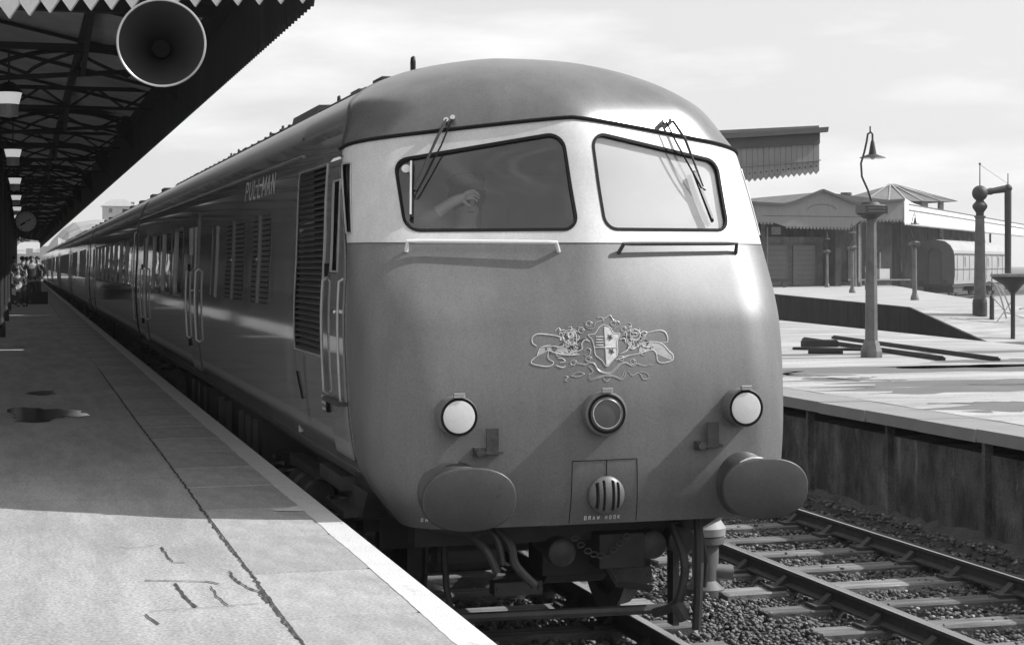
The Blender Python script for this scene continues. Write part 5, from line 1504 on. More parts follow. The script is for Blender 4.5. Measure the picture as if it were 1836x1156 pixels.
for x, y, lab in ((34.35, 61.62, 'lamp post on the island platform just left of the water crane'), (40.26, 78.51, 'lamp post on the island platform seen just left of the near post'), (48.8, 98.57, 'farthest lamp post, in front of the shed doors')):
    copy_tree(lp, (x, y, ZP), lab)
# loose rails and timbers lying on the platform
def lying(name, a, c, w_, h_, lab, m='timber_dark', cat='timber'):
    r = MB().use(m); r.bar((a[0], a[1], ZP + h_/2), (c[0], c[1], ZP + h_/2), w_, h_)
    if w_ > .1: r.bar((a[0], a[1], ZP + h_ + .01), (c[0], c[1], ZP + h_ + .01), w_ * .45, .02)
    return tag(r.build(name), lab, cat, 'lengths of dark timber and rail lying on the right platform')
lying('loose_rail', (14.0, 29.2), (13.05, 22.6), .105, .045, 'thick dark rail lying behind the near lamp post, nearer end short of the other')
lying('loose_rail', (14.95, 29.9), (13.75, 22.25), .105, .04, 'long thin dark rail lying farthest back, reaching farthest right')
lying('timber_baulk', (12.9, 27.0), (13.5, 26.9), .2, .10, 'short dark timber off the left end of the rails')
lying('timber_baulk', (12.0, 24.9), (12.5, 24.7), .14, .05, 'flat dark scrap of timber left of the lamp post base')
lying('timber_baulk', (12.35, 26.2), (13.4, 25.4), .10, .04, 'thin dark bar half under the rails, left of the post')
# near canopy end over the right platform
rc_ = empty('platform_canopy', (15, 38, ZP), 'grey panelled canopy end rising behind the right side of the train', 'canopy')
yv = 36.0
def L3(x, f): return f
xl, xr = 12.5, 17.62
def edge(x, zl, zr, xa=15.54, xb=17.62): return zl + (zr - zl) * (x - xa) / (xb - xa)
nb = int((xr - xl) / .135)
for k in range(nb):
    x0 = xl + (xr - xl) * k / nb; x1 = xl + (xr - xl) * (k + 1) / nb; xm = (x0 + x1) / 2
    zt0, zt1 = edge(x0, 5.10, 5.26), edge(x1, 5.10, 5.26)
    zb0 = edge(xm, 4.18, 4.43)
    b = MB().use('valance_right'); g_ = .004
    b.prism([(x0 + g_, yv, zt0), (x1 - g_, yv, zt1), (x1 - g_, yv, zb0 + .07), (xm, yv, zb0), (x0 + g_, yv, zb0 + .07)], (0, .025, 0))
    bo = b.build('valance_board', None, rc_)
    b = MB().use('void_black'); b.cyl((xm, yv - .004, zb0 + .19), (xm, yv + .03, zb0 + .19), .018, .018, 8); b.build('drilled_hole', None, bo)
b = MB().use('valance_trim')
b.prism([(xl, yv - .05, edge(xl, 4.985, 5.15)), (xr, yv - .05, edge(xr, 4.985, 5.12)), (xr, yv - .05, edge(xr, 5.25, 5.40)), (xl, yv - .05, edge(xl, 5.25, 5.40))], (0, .06, 0)); b.build('valance_trim', None, rc_)
b = MB().use('valance_trim'); b.prism([(xl, yv - .18, edge(xl, 5.20, 5.36)), (xr + .14, yv - .18, edge(xr, 5.22, 5.38)), (xr + .16, yv - .18, edge(xr, 5.34, 5.50)), (xl, yv - .18, edge(xl, 5.31, 5.49))], (0, .16, 0)); b.build('gutter', None, rc_)
b = MB().use('valance_right'); b.prism([(xl, yv - .03, edge(xl, 4.55, 4.73)), (xr + .03, yv - .03, edge(xr, 4.55, 4.73)), (xr + .03, yv - .03, edge(xr, 4.575, 4.755)), (xl, yv - .03, edge(xl, 4.575, 4.755))], (0, .03, 0)); b.build('valance_bead', None, rc_)
b = MB().use('valance_right'); b.box(xr - .02, xr + .02, yv + .03, 60, 4.50, 5.40); b.box(xl, xl + .04, yv + .03, 60, 4.1, 5.2); b.build('side_valance', None, rc_)
b = MB().use('slate'); b.add([(xl, yv, 5.12), (xr, yv, 5.46), (xr, 60, 5.46), (xl, 60, 5.12), (xl, yv, 5.2), (xr, yv, 5.54), (xr, 60, 5.54), (xl, 60, 5.2)], [(3, 2, 1, 0), (4, 5, 6, 7), (0, 1, 5, 4), (1, 2, 6, 5), (2, 3, 7, 6), (3, 0, 4, 7)]); b.build('roof', None, rc_)
b = MB().use('timber_dark')
b.add([(xl, yv+.2, 5.0), (xr, yv+.2, 5.3), (xr, yv+.4, 5.3), (xl, yv+.4, 5.0), (xl, yv+.2, 4.35), (xr-.3, yv+.2, 4.55), (xr-.3, yv+.4, 4.55), (xl, yv+.4, 4.35)], [(0,1,2,3), (7,6,5,4), (0,4,5,1), (1,5,6,2), (2,6,7,3), (3,7,4,0)]); b.build('beam', None, rc_)
for y in (38, 46, 54):
    b = MB().use('timber_dark'); b.box(15.62, 15.74, y, y + .12, ZP, 5.0); b.build('post', None, rc_)

# water crane on the island ramp
wc = empty('water_crane', (30.5, 50.4, .66), 'tall grey cast iron water crane with ball head and long arm', 'water crane')
S_ = .01844; wx, wy, wz = 30.5, 50.4, .66
vr = Vector((c_yaw := math.cos(YAW), -math.sin(YAW), 0))       # level direction the arm swings along
b = MB().use('crane_dark'); b.lathe([(.24, 0), (.24, .8), (.22, 1)], (wx, wy, wz), (wx, wy, wz + .55), 20); b.build('base', None, wc)
b = MB().use('crane_paint'); b.lathe([(.20, 0), (.17, .6), (.15, .97), (.19, .985), (.19, 1)], (wx, wy, wz + .55), (wx, wy, wz + 3.30), 20); b.build('column', None, wc, smooth=True)
b = MB().use('crane_dark'); b.lathe([(.13, 0), (.13, .2), (.24, .5), (.24, .65), (.13, .9), (.13, 1)], (wx, wy, wz + 3.3), (wx, wy, wz + 3.85), 20); b.build('collar', None, wc)
hz = wz + 4.05
b = MB().use('crane_dark'); b.sphere((wx, wy, hz), .26, 18, 12); b.cyl((wx, wy, hz), (wx, wy, hz + .95), .022, .015, 6); b.sphere((wx, wy, hz + .97), .04, 8, 6); b.build('ball_head', None, wc, smooth=True)
e = Vector((wx, wy, hz)) + vr * .93 + Vector((0, 0, .16))
b = MB().use('crane_dark'); b.lathe([(.11, 0), (.10, .25), (.12, .4), (.10, .45), (.12, .85), (.10, 1)], (wx, wy, hz), tuple(e), 14); b.sphere(tuple(e), .14, 12, 8); b.cyl(tuple(e), (e.x, e.y, e.z + .5), .02, .015, 6)
b.tube([(wx, wy, hz + .95), tuple(e + Vector((0, 0, .15)))], .006, 4); b.build('arm', None, wc, smooth=True)
b = MB().use('crane_dark'); b.lathe([(.11, 0), (.115, .1), (.105, .9), (.11, 1)], tuple(e), (e.x, e.y, hz - 2.65), 14); b.build('drop_pipe', None, wc, smooth=True)
bp_ = empty('bollard', (30.7, 49.6, .55), 'short dark post beside the foot of the water crane', 'bollard')
b = MB().use('crane_dark'); b.lathe([(.08, 0), (.075, .9), (.09, .92), (.05, 1)], (30.55, 49.75, .5), (30.55, 49.75, 1.35), 12); b.cyl((30.55, 49.75, 1.3), (30.55, 49.75, 2.1), .018, .015, 6); b.build('post', None, bp_)
# drain bowl on a stem
db = empty('drain_bowl', (30.4, 46.9, .1), 'wide funnel-shaped drain bowl on a thin iron stem at the right edge', 'drain bowl')
dx, dy = 29.6, 47.0
b = MB().use('crane_dark'); b.cyl((dx, dy, .05), (dx, dy, 1.55), .07, .07, 12); b.build('stem', None, db)
b = MB().use('crane_dark'); b.lathe([(.07, 0), (.14, .15), (.30, .5), (.62, .85), (.66, 1), (.60, 1), (.28, .6)], (dx, dy, 1.45), (dx, dy, 2.0), 24, False); b.build('bowl', None, db, smooth=True)
b = MB().use('post_pale'); b.lathe([(.66, 0), (.68, .3), (.68, 1), (.60, 1)], (dx, dy, 1.97), (dx, dy, 2.06), 24, False); b.build('bowl_rim', None, db)
hs = empty('hose', (31.3, 49.4, .5), 'pale looping hose hanging by the water crane', 'hose')
b = MB().use('post_pale')
def arc(p, q, hgt, r):
    P = [Vector(p).lerp(Vector(q), k/14) + Vector((0, 0, hgt * math.sin(PI*k/14))) for k in range(15)]; b.tube(P, r, 6)
arc((30.45, 49.9, 1.75), (30.75, 49.2, .60), .45, .03); arc((30.55, 49.9, 1.65), (31.0, 49.2, .55), .45, .028)
b.tube([(31.4, 49.3, 1.9), (31.0, 49.3, 1.15), (30.4, 49.2, .5)], .02, 5); b.tube([(30.3, 49.3, 1.3), (30.8, 49.3, .8), (31.5, 49.4, .62)], .02, 5); b.tube([(31.4, 49.5, .9), (32.6, 49.4, 1.15), (33.6, 49.6, 1.35)], .025, 5)
b.build('hose_coil', None, hs)
ep = empty('signal_post', (31.6, 47.4, 0), 'dark post cut by the right edge of the view', 'post')
px_ = 27.35
b = MB().use('crane_dark'); b.box(28.02, 28.14, 42.2, 42.32, -.2, 2.17); b.box(27.96, 28.2, 42.14, 42.38, 2.13, 2.2); b.build('post', None, ep)

# ================================================================== FAR RIGHT BUILDINGS
def vp(z): return z
fbld = empty('station_building', (50, 104, ZP), 'grey boarded station building with a gabled valance over the island platform', 'building')
yv = 100.0
outline = [(40, 6.15), (43.9, 6.22), (46.4, 6.12), (47.2, 6.3), (49.15, 7.05), (51.1, 6.35), (51.6, 6.22), (54.9, 6.5), (54.9, 5.27), (51.9, 5.2), (51.2, 4.70), (46.6, 4.78), (45.8, 5.02), (44.5, 5.06), (40, 5.15)]
b = MB().use('valance_right'); b.prism([(x, yv, z) for x, z in outline], (0, .1, 0)); v_ = b.build('gable_valance', None, fbld)
b = MB().use('valance_trim'); T = outline[:8]
for a, c in zip(T[:-1], T[1:]): b.bar((a[0], yv - .12, a[1] + .05), (c[0], yv - .12, c[1] + .05), .3, .15)
b.build('gutter', None, fbld)
b = MB().use('valance_trim'); b.tube([(49.15 + 1.0*math.cos(a), yv - .01, 5.85 + .35*math.sin(a)) for a in [PI*k/12 for k in range(13)]], .02, 4); b.bar((45.0, yv - .01, 5.45), (51.9, yv - .01, 5.42), .02, .03); b.build('valance_bead', None, fbld)
def teeth(b, xa, za, xb, zb_, y, w_=.24, h_=.12):
    n = int((xb - xa) / w_)
    for k in range(n):
        x0 = xa + (xb-xa)*k/n; x1 = xa + (xb-xa)*(k+1)/n; z = za + (zb_-za)*(k+.5)/n
        b.prism([(x0 + .02, y, z + .02), (x1 - .02, y, z + .02), ((x0+x1)/2 + .05, y, z - h_), ((x0+x1)/2 - .05, y, z - h_)], (0, .06, 0))
b = MB().use('valance_right'); teeth(b, 40, 5.15, 45.8, 5.02, yv); teeth(b, 46.6, 4.78, 51.2, 4.70, yv); teeth(b, 51.9, 5.2, 54.9, 5.27, yv); tag(b.build('valance_teeth', None, fbld), kind='stuff')
b = MB().use('slate')
b.prism([(40, yv + .1, 6.1), (54.9, yv + .1, 6.3), (54.9, yv + .1, 6.45), (49.15, yv + .1, 7.0), (46.5, yv + .1, 6.1)], (0, 14, 0)); b.build('roof', None, fbld)
b = MB().use('brick_dark'); b.box(46.9, 58, 107.2, 114, ZP, 6.3); b.box(51.6, 52, 103, 107.2, ZP, 6); b.build('wall', None, fbld)
# panelled shed front with two doors
b = MB().use('brick_mid'); b.box(46.95, 51.5, 104.6, 104.8, ZP, 4.15); b.box(46.95, 51.5, 104.5, 104.85, 3.85, 4.2); shd = b.build('shed_front', None, fbld)
for xa, xb in ((47.35, 48.75), (49.35, 50.75)):
    d_ = MB().use('door_paint').box(xa, xb, 104.5, 104.58, ZP + .05, 3.55).build('door', None, fbld)
    b = MB().use('valance_right'); b.box(xa - .1, xa, 104.46, 104.6, ZP + .05, 3.65); b.box(xb, xb + .1, 104.46, 104.6, ZP + .05, 3.65); b.box(xa, xb, 104.46, 104.6, 3.55, 3.65)
    b.build('door_frame', None, d_)
    b = MB().use('brick_mid')
    for k in range(1, 8): b.box(xa, xb, 104.48, 104.5, ZP + .05 + .33*k, ZP + .08 + .33*k)
    b.build('door_rail', None, d_)
b = MB().use('post_pale'); b.box(47.7, 48.35, 104.45, 104.5, 4.35, 4.85); b.build('sign_panel', None, fbld)
for x, y in ((46.5, 103.2), (51.95, 101.0), (52.4, 101.2)):
    b = MB().use('crane_paint'); b.lathe([(.18, 0), (.14, .1), (.12, .9), (.2, 1)], (x, y, ZP), (x, y, 5.3), 10); b.build('post', None, fbld)
b = MB().use('post_pale'); b.box(52.2, 52.32, 100.9, 101, 1.2, 5.0); b.box(46.75, 46.82, 103.1, 103.2, 1.4, 4.8); b.build('downpipe', None, fbld)
b = MB().use('brick_mid')
cb = empty('chimney_pot', (50.6, 104, 6.2), 'small dark ventilator with a flared cap on the roof ridge', 'ventilator')
b = MB().use('crane_dark'); b.lathe([(.13, 0), (.13, .7), (.42, .85), (.36, .9), (.36, 1)], (51.15, 100.6, 6.2), (51.15, 100.6, 7.0), 12); b.build('pot', None, cb)
# background buildings seen under the valance on the left
gb = empty('terrace_building', (60, 150, 0), 'pale building with windows glimpsed under the far canopy valance', 'building')
b = MB().use('brick_mid'); b.box(52, 68, 140, 150, -.2, 6.1); b.build('wall', None, gb)
b = MB().use('post_pale')
for x in (60.3, 61.7, 58.7): b.box(x, x + .9, 139.9, 140, 3.2, 5.2)
b.box(58, 64, 139.9, 140, 2.0, 2.6); b.build('window', None, gb)
b = MB().use('canopy_board'); b.box(45, 66, 120, 126, 5.6, 5.9); b.box(47, 62, 118, 118.4, 4.6, 5.4); b.build('canopy_roof', None, gb)
# trolley heap and a signboard by the shed
tr = empty('luggage_trolley', (45.5, 96, ZP), 'low dark luggage trolley on the far island platform', 'trolley')
b = MB().use('timber_dark'); b.box(43.2, 46.3, 98.4, 99.6, ZP + .35, ZP + .55); b.box(43.2, 43.3, 98.4, 99.6, ZP + .5, ZP + 1.4); b.build('deck', None, tr)
for x in (43.7, 45.8):
    b = MB().use('crane_dark'); b.cyl((x, 98.35, ZP + .2), (x, 98.5, ZP + .2), .2, .2, 12); b.build('wheel', None, tr)
# stacked boxes by the near-post line (dark round drums)
for k, (x, y) in enumerate(((46.6, 88.6),)):
    dm = empty('oil_drum', (x, y, ZP), 'stack of dark and white banded drums beside the near lamp post', 'drum')
    for q in range(4):
        b = MB().use('crane_dark' if q % 2 == 0 else 'post_pale'); b.cyl((x, y, ZP + .33*q), (x, y, ZP + .33*q + .31), .33, .33, 14); b.build('drum_band', None, dm)
# long white canopy
wcn = empty('platform_canopy', (57.6, 105, ZP), 'long white boarded canopy receding to the right behind the water crane', 'canopy')
pa, pb = Vector((57.7, 105, 0)), Vector((101.5, 158, 0))
n = 60
b = MB().use('valance_white')
def cpt(t, z): p = pa.lerp(pb, t); return (p.x, p.y, z)
def ztop(t): return 6.6 - .12*t + .5*max(0, .06 - t)*0
b.prism([cpt(0, 5.2), cpt(1, 5.35), cpt(1, 6.5), cpt(.12, 6.50), cpt(.05, 6.62), cpt(0, 6.85)], (.05, -.05, 0)); b.build('white_valance', None, wcn)
b = MB().use('valance_trim')
for z0_ in (6.12, 6.52): b.bar(Vector(cpt(0.02, z0_)) + Vector((.08, -.08, 0)), Vector(cpt(1, z0_ - .06)) + Vector((.08, -.08, 0)), .05, .04)
b.build('valance_bead', None, wcn)
b = MB().use('valance_white')
for k in range(n*2):
    t0, t1 = k/(n*2), (k+1)/(n*2); b.prism([cpt(t0 + .001, 5.22 + .15*t0), cpt(t1 - .001, 5.22 + .15*t0), cpt((t0+t1)/2, 5.05 + .15*t0)], (.05, -.05, 0))
tag(b.build('valance_teeth', None, wcn), kind='stuff')
nv = Vector((-(pb-pa).y, (pb-pa).x, 0)).normalized()
b = MB().use('slate'); q0, q1 = pa + nv*7, pb + nv*7
b.add([(pa.x, pa.y, 6.4), (pb.x, pb.y, 6.35), (q1.x, q1.y, 6.2), (q0.x, q0.y, 6.2), (pa.x, pa.y, 6.2), (pb.x, pb.y, 6.15), (q1.x, q1.y, 6.0), (q0.x, q0.y, 6.0)], [(0,1,2,3), (7,6,5,4), (0,4,5,1), (1,5,6,2), (2,6,7,3), (3,7,4,0)]); b.build('roof', None, wcn)
b = MB().use('brick_dark'); p, q = pa + nv*5.5, pb + nv*5.5; b.bar((p.x, p.y, 2.9), (q.x, q.y, 2.9), .4, 6.3); b.build('back_wall', None, wcn)
for k in range(7):
    p = pa.lerp(pb, k/6) + nv * 2.4
    b = MB().use('crane_paint'); b.cyl((p.x, p.y, -.26), (p.x, p.y, 6.1), .12, .10, 8); b.build('post', None, wcn)
# lantern roof house
lh = empty('lantern_roof', (77, 142, 5), 'glazed hipped lantern roof standing above the far platform buildings', 'roof lantern')
b = MB().use('brick_mid'); b.box(73.5, 78.8, 140, 146, 4, 8.1); b.build('wall', None, lh)
b = MB().use('post_pale'); b.box(78.8, 79.4, 140, 140.4, 4, 8.1); b.box(80.6, 81.0, 140, 140.4, 4, 8.1); b.box(78.8, 81.0, 145.6, 146, 4, 8.1); b.build('open_post', None, lh)
hv = [(72.6, 139, 8.1), (81.8, 139, 8.1), (81.8, 147, 8.1), (72.6, 147, 8.1), (77.3, 143, 9.75)]
b = MB().use('slate'); b.add(hv, [(0, 1, 4), (1, 2, 4), (2, 3, 4), (3, 0, 4), (3, 2, 1, 0)]); rf = b.build('roof', None, lh)
b = MB().use('post_pale')
for t in (0.0, .25, .45, .62, .82, 1.0):
    b.bar((72.6 + 9.2*t, 138.96, 8.12), (77.3 + (t-.5)*.5, 142.9, 9.8), .14, .06)
b.build('glazing_bar', None, rf)
# coach in the bay
cbx, cby = 64.1, 112.0; ca = R(43)
bd = Vector((math.sin(ca), math.cos(ca), 0)); bs = Vector((math.cos(ca), -math.sin(ca), 0))
cv = empty('railway_coach', (cbx, cby, 0), 'old panelled railway coach standing in the bay under the white canopy', 'train car')
def CP(u, v, z): p = Vector((cbx, cby, 0)) + bd*v + bs*u; return (p.x, p.y, z)
sec2 = [(-1.35, .95), (-1.42, 1.6), (-1.42, 2.2), (-1.40, 3.0), (-1.32, 3.35), (-1.1, 3.75), (-.7, 4.05), (0, 4.18), (.7, 4.05), (1.1, 3.75), (1.32, 3.35), (1.40, 3.0), (1.42, 2.2), (1.42, 1.6), (1.35, .95)]
b = MB().use('coach_pale'); b.grid([[CP(u, v, z) for u, z in sec2] for v in (0, 19)]); b.build('body_side', None, cv, fix=False, smooth=True)
b = MB().use('coach_dark'); b.prism([CP(u, -.01, z) for u, z in sec2], tuple(bd * .05)); b.build('end_wall', None, cv)  # shade of the end put into a darker colour than the lit side
b = MB().use('slate_pale'); b.grid([[CP(u*1.01, v, z + .02) for u, z in sec2[4:11]] for v in (.0, 19)]); b.build('roof', None, cv, fix=False, smooth=True)
b = MB().use('crane_dark'); b.grid([[CP(-.45, -.12, 1.0), CP(-.45, -.12, 3.3), CP(-.2, -.15, 3.5), CP(.2, -.15, 3.5), CP(.45, -.12, 3.3), CP(.45, -.12, 1.0)], [CP(-.45, .02, 1.0), CP(-.45, .02, 3.3), CP(-.2, .02, 3.5), CP(.2, .02, 3.5), CP(.45, .02, 3.3), CP(.45, .02, 1.0)]]); b.build('gangway', None, cv)
for k in range(9):
    v = .8 + 2.05*k
    for s_ in (1,):
        b = MB().use('door_paint'); b.prism([CP(1.425, v, 1.2), CP(1.425, v + .08, 1.2), CP(1.425, v + .08, 3.1), CP(1.425, v, 3.1)], tuple(bs*.02)); b.build('panel_strip', None, cv)
        if k in (1, 3, 5, 7):
            b = MB().use('dull_lens'); b.prism([CP(1.43, v + .5, 2.2), CP(1.43, v + .72, 2.2), CP(1.43, v + .72, 2.95), CP(1.43, v + .5, 2.95)], tuple(bs*.01)); b.build('window', None, cv)
b = MB().use('crane_dark')
for v in (2.5, 16): b.prism([CP(1.1, v - 1.4, .3), CP(1.1, v + 1.4, .3), CP(1.1, v + 1.4, .8), CP(1.1, v - 1.4, .8)], tuple(bs * -2.2))
b.prism([CP(1.25, .1, .75), CP(1.25, 18.9, .75), CP(1.25, 18.9, .97), CP(1.25, .1, .97)], tuple(bs * -2.5))
for v in (1.4, 3.6, 14.9, 17.1): b.cyl(CP(.8, v, .47), CP(.66, v, .47), .47, .47, 18); b.cyl(CP(-.8, v, .47), CP(-.66, v, .47), .47, .47, 18)
for u in (-.86, .86): b.cyl(CP(u, -.5, 1.05), CP(u, 0, 1.05), .08, .08, 8); b.cyl(CP(u, -.55, 1.05), CP(u, -.48, 1.05), .2, .2, 12)
b.build('running_gear', None, cv)


# more of the far station
b = MB().use('brick_mid')
for x in (53.2, 54.6, 56.0): b.prism([(x, 107.1, 1.2), (x + .7, 107.1, 1.2), (x + .7, 107.1, 3.6), (x + .35, 107.1, 3.95), (x, 107.1, 3.6)], (0, .09, 0))
b.build_split('window', fbld)
b = MB().use('post_pale'); b.box(56.9, 57.0, 106.9, 107.1, 1.5, 3.2); b.box(52.95, 53.0, 106.9, 107.1, 1.3, 4.8); b.build_split('downpipe', fbld)
wh = empty('luggage_barrow', (55.4, 104, ZP), 'barrow with a white crate against the dark wall right of the drums', 'barrow')
b = MB().use('timber_dark'); b.box(52.8, 57.4, 103.6, 104.6, ZP + .28, ZP + .42); b.build('deck', None, wh)
b = MB().use('enamel_white'); b.box(55.2, 55.95, 103.7, 104.4, ZP + .44, ZP + 1.15); b.build('crate', None, wh)
b = MB().use('post_pale'); b.box(52.8, 57.4, 103.5, 103.6, ZP + .36, ZP + .46); b.build('edge_strip', None, wh)
for x in (53.4, 56.8): b = MB().use('crane_dark'); b.cyl((x, 103.5, ZP + .2), (x, 103.6, ZP + .2), .2, .2, 12); b.build('wheel', None, wh)
# planks along the coach side roof line, lamp brackets and vents
for k in range(6):
    b = MB().use('crane_dark'); p = CP(0, 2 + 3*k, 4.15); b.cyl(p, (p[0], p[1], p[2] + .22), .12, .09, 8); b.build('roof_vent', None, cv)
b = MB().use('coach_dark'); b.prism([CP(1.44, .05, 3.12), CP(1.44, 18.9, 3.12), CP(1.44, 18.9, 3.2), CP(1.44, .05, 3.2)], tuple(bs*.03)); b.build('cantrail', None, cv)
b = MB().use('coach_dark'); b.prism([CP(1.44, .05, 2.0), CP(1.44, 18.9, 2.0), CP(1.44, 18.9, 2.05), CP(1.44, .05, 2.05)], tuple(bs*.02)); b.build('waist_rail', None, cv)
# more plumbing under the front: brackets, chains, valves
for (px, z, w_, h_, dy) in ((2.48, .78, .16, .10, 9.62), (2.95, .80, .10, .14, 9.66), (3.30, .82, .22, .07, 9.60), (2.72, .36, .30, .08, 9.9), (3.45, .40, .25, .10, 9.85)):
    b = MB().use('under_grey'); b.box(px, px + w_, dy, dy + .12, z, z + h_)
    for q in (.02, w_ - .02): b.cyl((px + q, dy - .015, z + h_/2), (px + q, dy, z + h_/2), .012, .012, 6)
    b.build('bracket', None, train)
b = MB().use('under_grey')
for k in range(9):
    a = k / 8; xx = 3.12 + .32*a; zz = .74 - .11*math.sin(PI*a)
    b.tube([(xx + .022*math.cos(q), 9.58 + (.008 if k % 2 else .022*math.sin(q)*0), zz + .016*math.sin(q)) for q in [2*PI*j/8 for j in range(8)]], .005, 5, closed=True)
b.build_split('chain_link', train)
for x0, x1, z in ((2.35, 3.1, .90), (3.3, 3.86, .92)):
    b = MB().use('under_grey'); b.tube([(x0, 9.62, z), (x1, 9.60, z - .02)], .014, 6); b.build('pipe', None, train)

# hydrant in the six foot
hy = empty('water_hydrant', (5.17, 12.6, -.2), 'white topped cylindrical hydrant standing between the tracks under the buffer', 'hydrant')
hx, hyy = 5.06, 12.3
b = MB().use('crane_paint'); b.lathe([(.15, 0), (.15, .1), (.10, .2), (.105, .62), (.15, .66), (.15, .74), (.09, .8)], (hx, hyy, -.2), (hx, hyy, .42), 20); b.cyl((hx, hyy - .02, .0), (hx + .2, hyy - .05, -.02), .055, .055, 12); b.build('body', None, hy, smooth=True)
b = MB().use('post_pale'); b.lathe([(.155, 0), (.16, .3), (.12, .6), (.155, .8), (.05, 1)], (hx, hyy, .27), (hx, hyy, .46), 20); b.build('cap', None, hy, smooth=True)

# ================================================================== PEOPLE
def skin_obj(name, J, E_, rad, m, parent, sub=2, root=0):
    me = bpy.data.meshes.new(name); me.from_pydata(J, E_, []); me.materials.append(MATS[m])
    o = link(name, me, parent); md = o.modifiers.new('skin', 'SKIN'); md.use_smooth_shade = True
    for i, v in enumerate(me.skin_vertices[0].data): v.radius = rad[i] if isinstance(rad[i], tuple) else (rad[i], rad[i]); v.use_root = (i == root)
    s_ = o.modifiers.new('sub', 'SUBSURF'); s_.levels = sub; s_.render_levels = sub
    return o
def person(x, y, z, face, lab, coat='cloth_dark', leg='cloth_dark', h=1.72, skirt=False, sit=False, arms=((-.28, .1, .95), (.28, .1, .95)), hat=None, stride=.12, bag=False):
    """standing / sitting figure; face = heading in radians (0 looks towards -Y)"""
    r = empty('person', (x, y, z), lab, 'person')
    s_ = h / 1.72; ca_, sa_ = math.cos(face), math.sin(face)
    def W(p): X, Y, Z = p[0]*s_, p[1]*s_, p[2]*s_; return (x + X*ca_ - Y*sa_, y + X*sa_ + Y*ca_, z + Z)
    if sit: hipz, kz_, fy = .50, .50, -.42
    else: hipz, kz_, fy = .92, .49, 0
    dz = -.42 if sit else 0
    J = [(0, 0, hipz), (0, .0, 1.16+dz), (0, .0, 1.38+dz), (0, -.01, 1.48+dz), (0, -.03, 1.60+dz), (0, -.03, 1.68+dz)]
    rad = [(.15, .11), (.14, .10), (.13, .09), .05, (.075, .09), (.06, .07)]
    E_ = [(0, 1), (1, 2), (2, 3), (3, 4), (4, 5)]
    def chain(st, pts, rr_):
        k = st
        for p, q in zip(pts, rr_): J.append(p); rad.append(q); E_.append((k, len(J) - 1)); k = len(J) - 1
    for sd, arm in zip((-1, 1), arms):
        hx_, hy_, hz_ = arm
        el = ((sd*.24 + hx_)/2 + sd*.05, (hy_*-1)/2 + .06, (1.36 + hz_)/2 - .04 + dz)
        chain(2, [(sd*.19, 0, 1.40+dz), el, (hx_, -hy_, hz_ + dz), (hx_ + 0, -hy_ - .03, hz_ - .08 + dz)], [.055, .042, .030, .03])
        if sit: chain(0, [(sd*.10, fy, kz_), (sd*.10, fy, .08), (sd*.10, fy - .16, .035)], [.075, .05, .035])
        else: chain(0, [(sd*.10, -stride*.5*sd, kz_), (sd*.11, stride*sd*.8, .08), (sd*.11, stride*sd*.8 - .15, .035)], [.075, .05, .035])
    body_ = skin_obj('body', [W(p) for p in J], E_, [tuple(q*s_ for q in a) if isinstance(a, tuple) else a*s_ for a in rad], 'skin', r, 2)
    # coat: torso and sleeves, a little larger
    J2 = [(0, 0, hipz - (0 if sit else .12)), (0, 0, 1.16+dz), (0, 0, 1.40+dz)]; r2 = [(.19, .14), (.165, .12), (.16, .11)]; E2 = [(0, 1), (1, 2)]
    for sd, arm in zip((-1, 1), arms):
        hx_, hy_, hz_ = arm
        el = ((sd*.24 + hx_)/2 + sd*.05, (hy_*-1)/2 + .06, (1.36 + hz_)/2 - .04 + dz)
        k = 2
        for p, q in zip([(sd*.19, 0, 1.40+dz), el, (hx_*.96, -hy_*.96, hz_ + .05 + dz)], [.075, .06, .048]): J2.append(p); r2.append(q); E2.append((k, len(J2)-1)); k = len(J2)-1
    skin_obj('coat', [W(p) for p in J2], E2, [tuple(q*s_ for q in a) if isinstance(a, tuple) else a*s_ for a in r2], coat, r, 2)
    if skirt: b = MB().use(leg); b.lathe([(.17, 0), (.2, .3), (.27, 1)], W((0, 0, .98)), W((0, 0, .42)), 16); b.build('skirt', None, r, smooth=True)
    else:
        J3 = [(0, 0, hipz)]; r3 = [(.16, .12)]; E3 = []
        for sd in (-1, 1):
            k = 0
            pts = [(sd*.10, fy, kz_), (sd*.10, fy, .10)] if sit else [(sd*.10, -stride*.5*sd, kz_), (sd*.11, stride*sd*.8, .10)]
            for p, q in zip(pts, [.09, .07]): J3.append(p); r3.append(q); E3.append((k, len(J3)-1)); k = len(J3)-1
        skin_obj('trousers', [W(p) for p in J3], E3, [tuple(q*s_ for q in a) if isinstance(a, tuple) else a*s_ for a in r3], leg, r, 2)
    b = MB().use('hair'); b.sphere(W((0, .01, 1.655+dz)), .098*s_, 12, 8, (1, 1.1, .85)); b.build('hair', None, r, smooth=True)
    if hat: b = MB().use(hat); b.lathe([(.15, 0), (.15, .08), (.10, .12), (.095, .9), (.05, 1)], W((0, 0, 1.68+dz)), W((0, 0, 1.80+dz)), 14); b.build('hat', None, r)
    b = MB().use('rubber')
    for sd in (-1, 1):
        f0 = (sd*.10, fy - .02, .04) if sit else (sd*.11, stride*sd*.8 - .06, .04)
        b.sphere(W(f0), .06*s_, 10, 6, (.8, 2.0, .7))
    b.build('shoe', None, r, smooth=True)
    return r
person(.36, 64.3, ZP, .2, 'person in a dark coat with pale shoulder sash standing nearest the train', coat='cloth_dark')
person(.58, 66.5, ZP, -.5, 'person in dark clothes standing close behind beside the train doors', coat='cloth_mid')
person(.05, 67.5, ZP, 2.6, 'person in a white shirt walking away along the platform', coat='cloth_white', leg='cloth_mid', stride=.2)
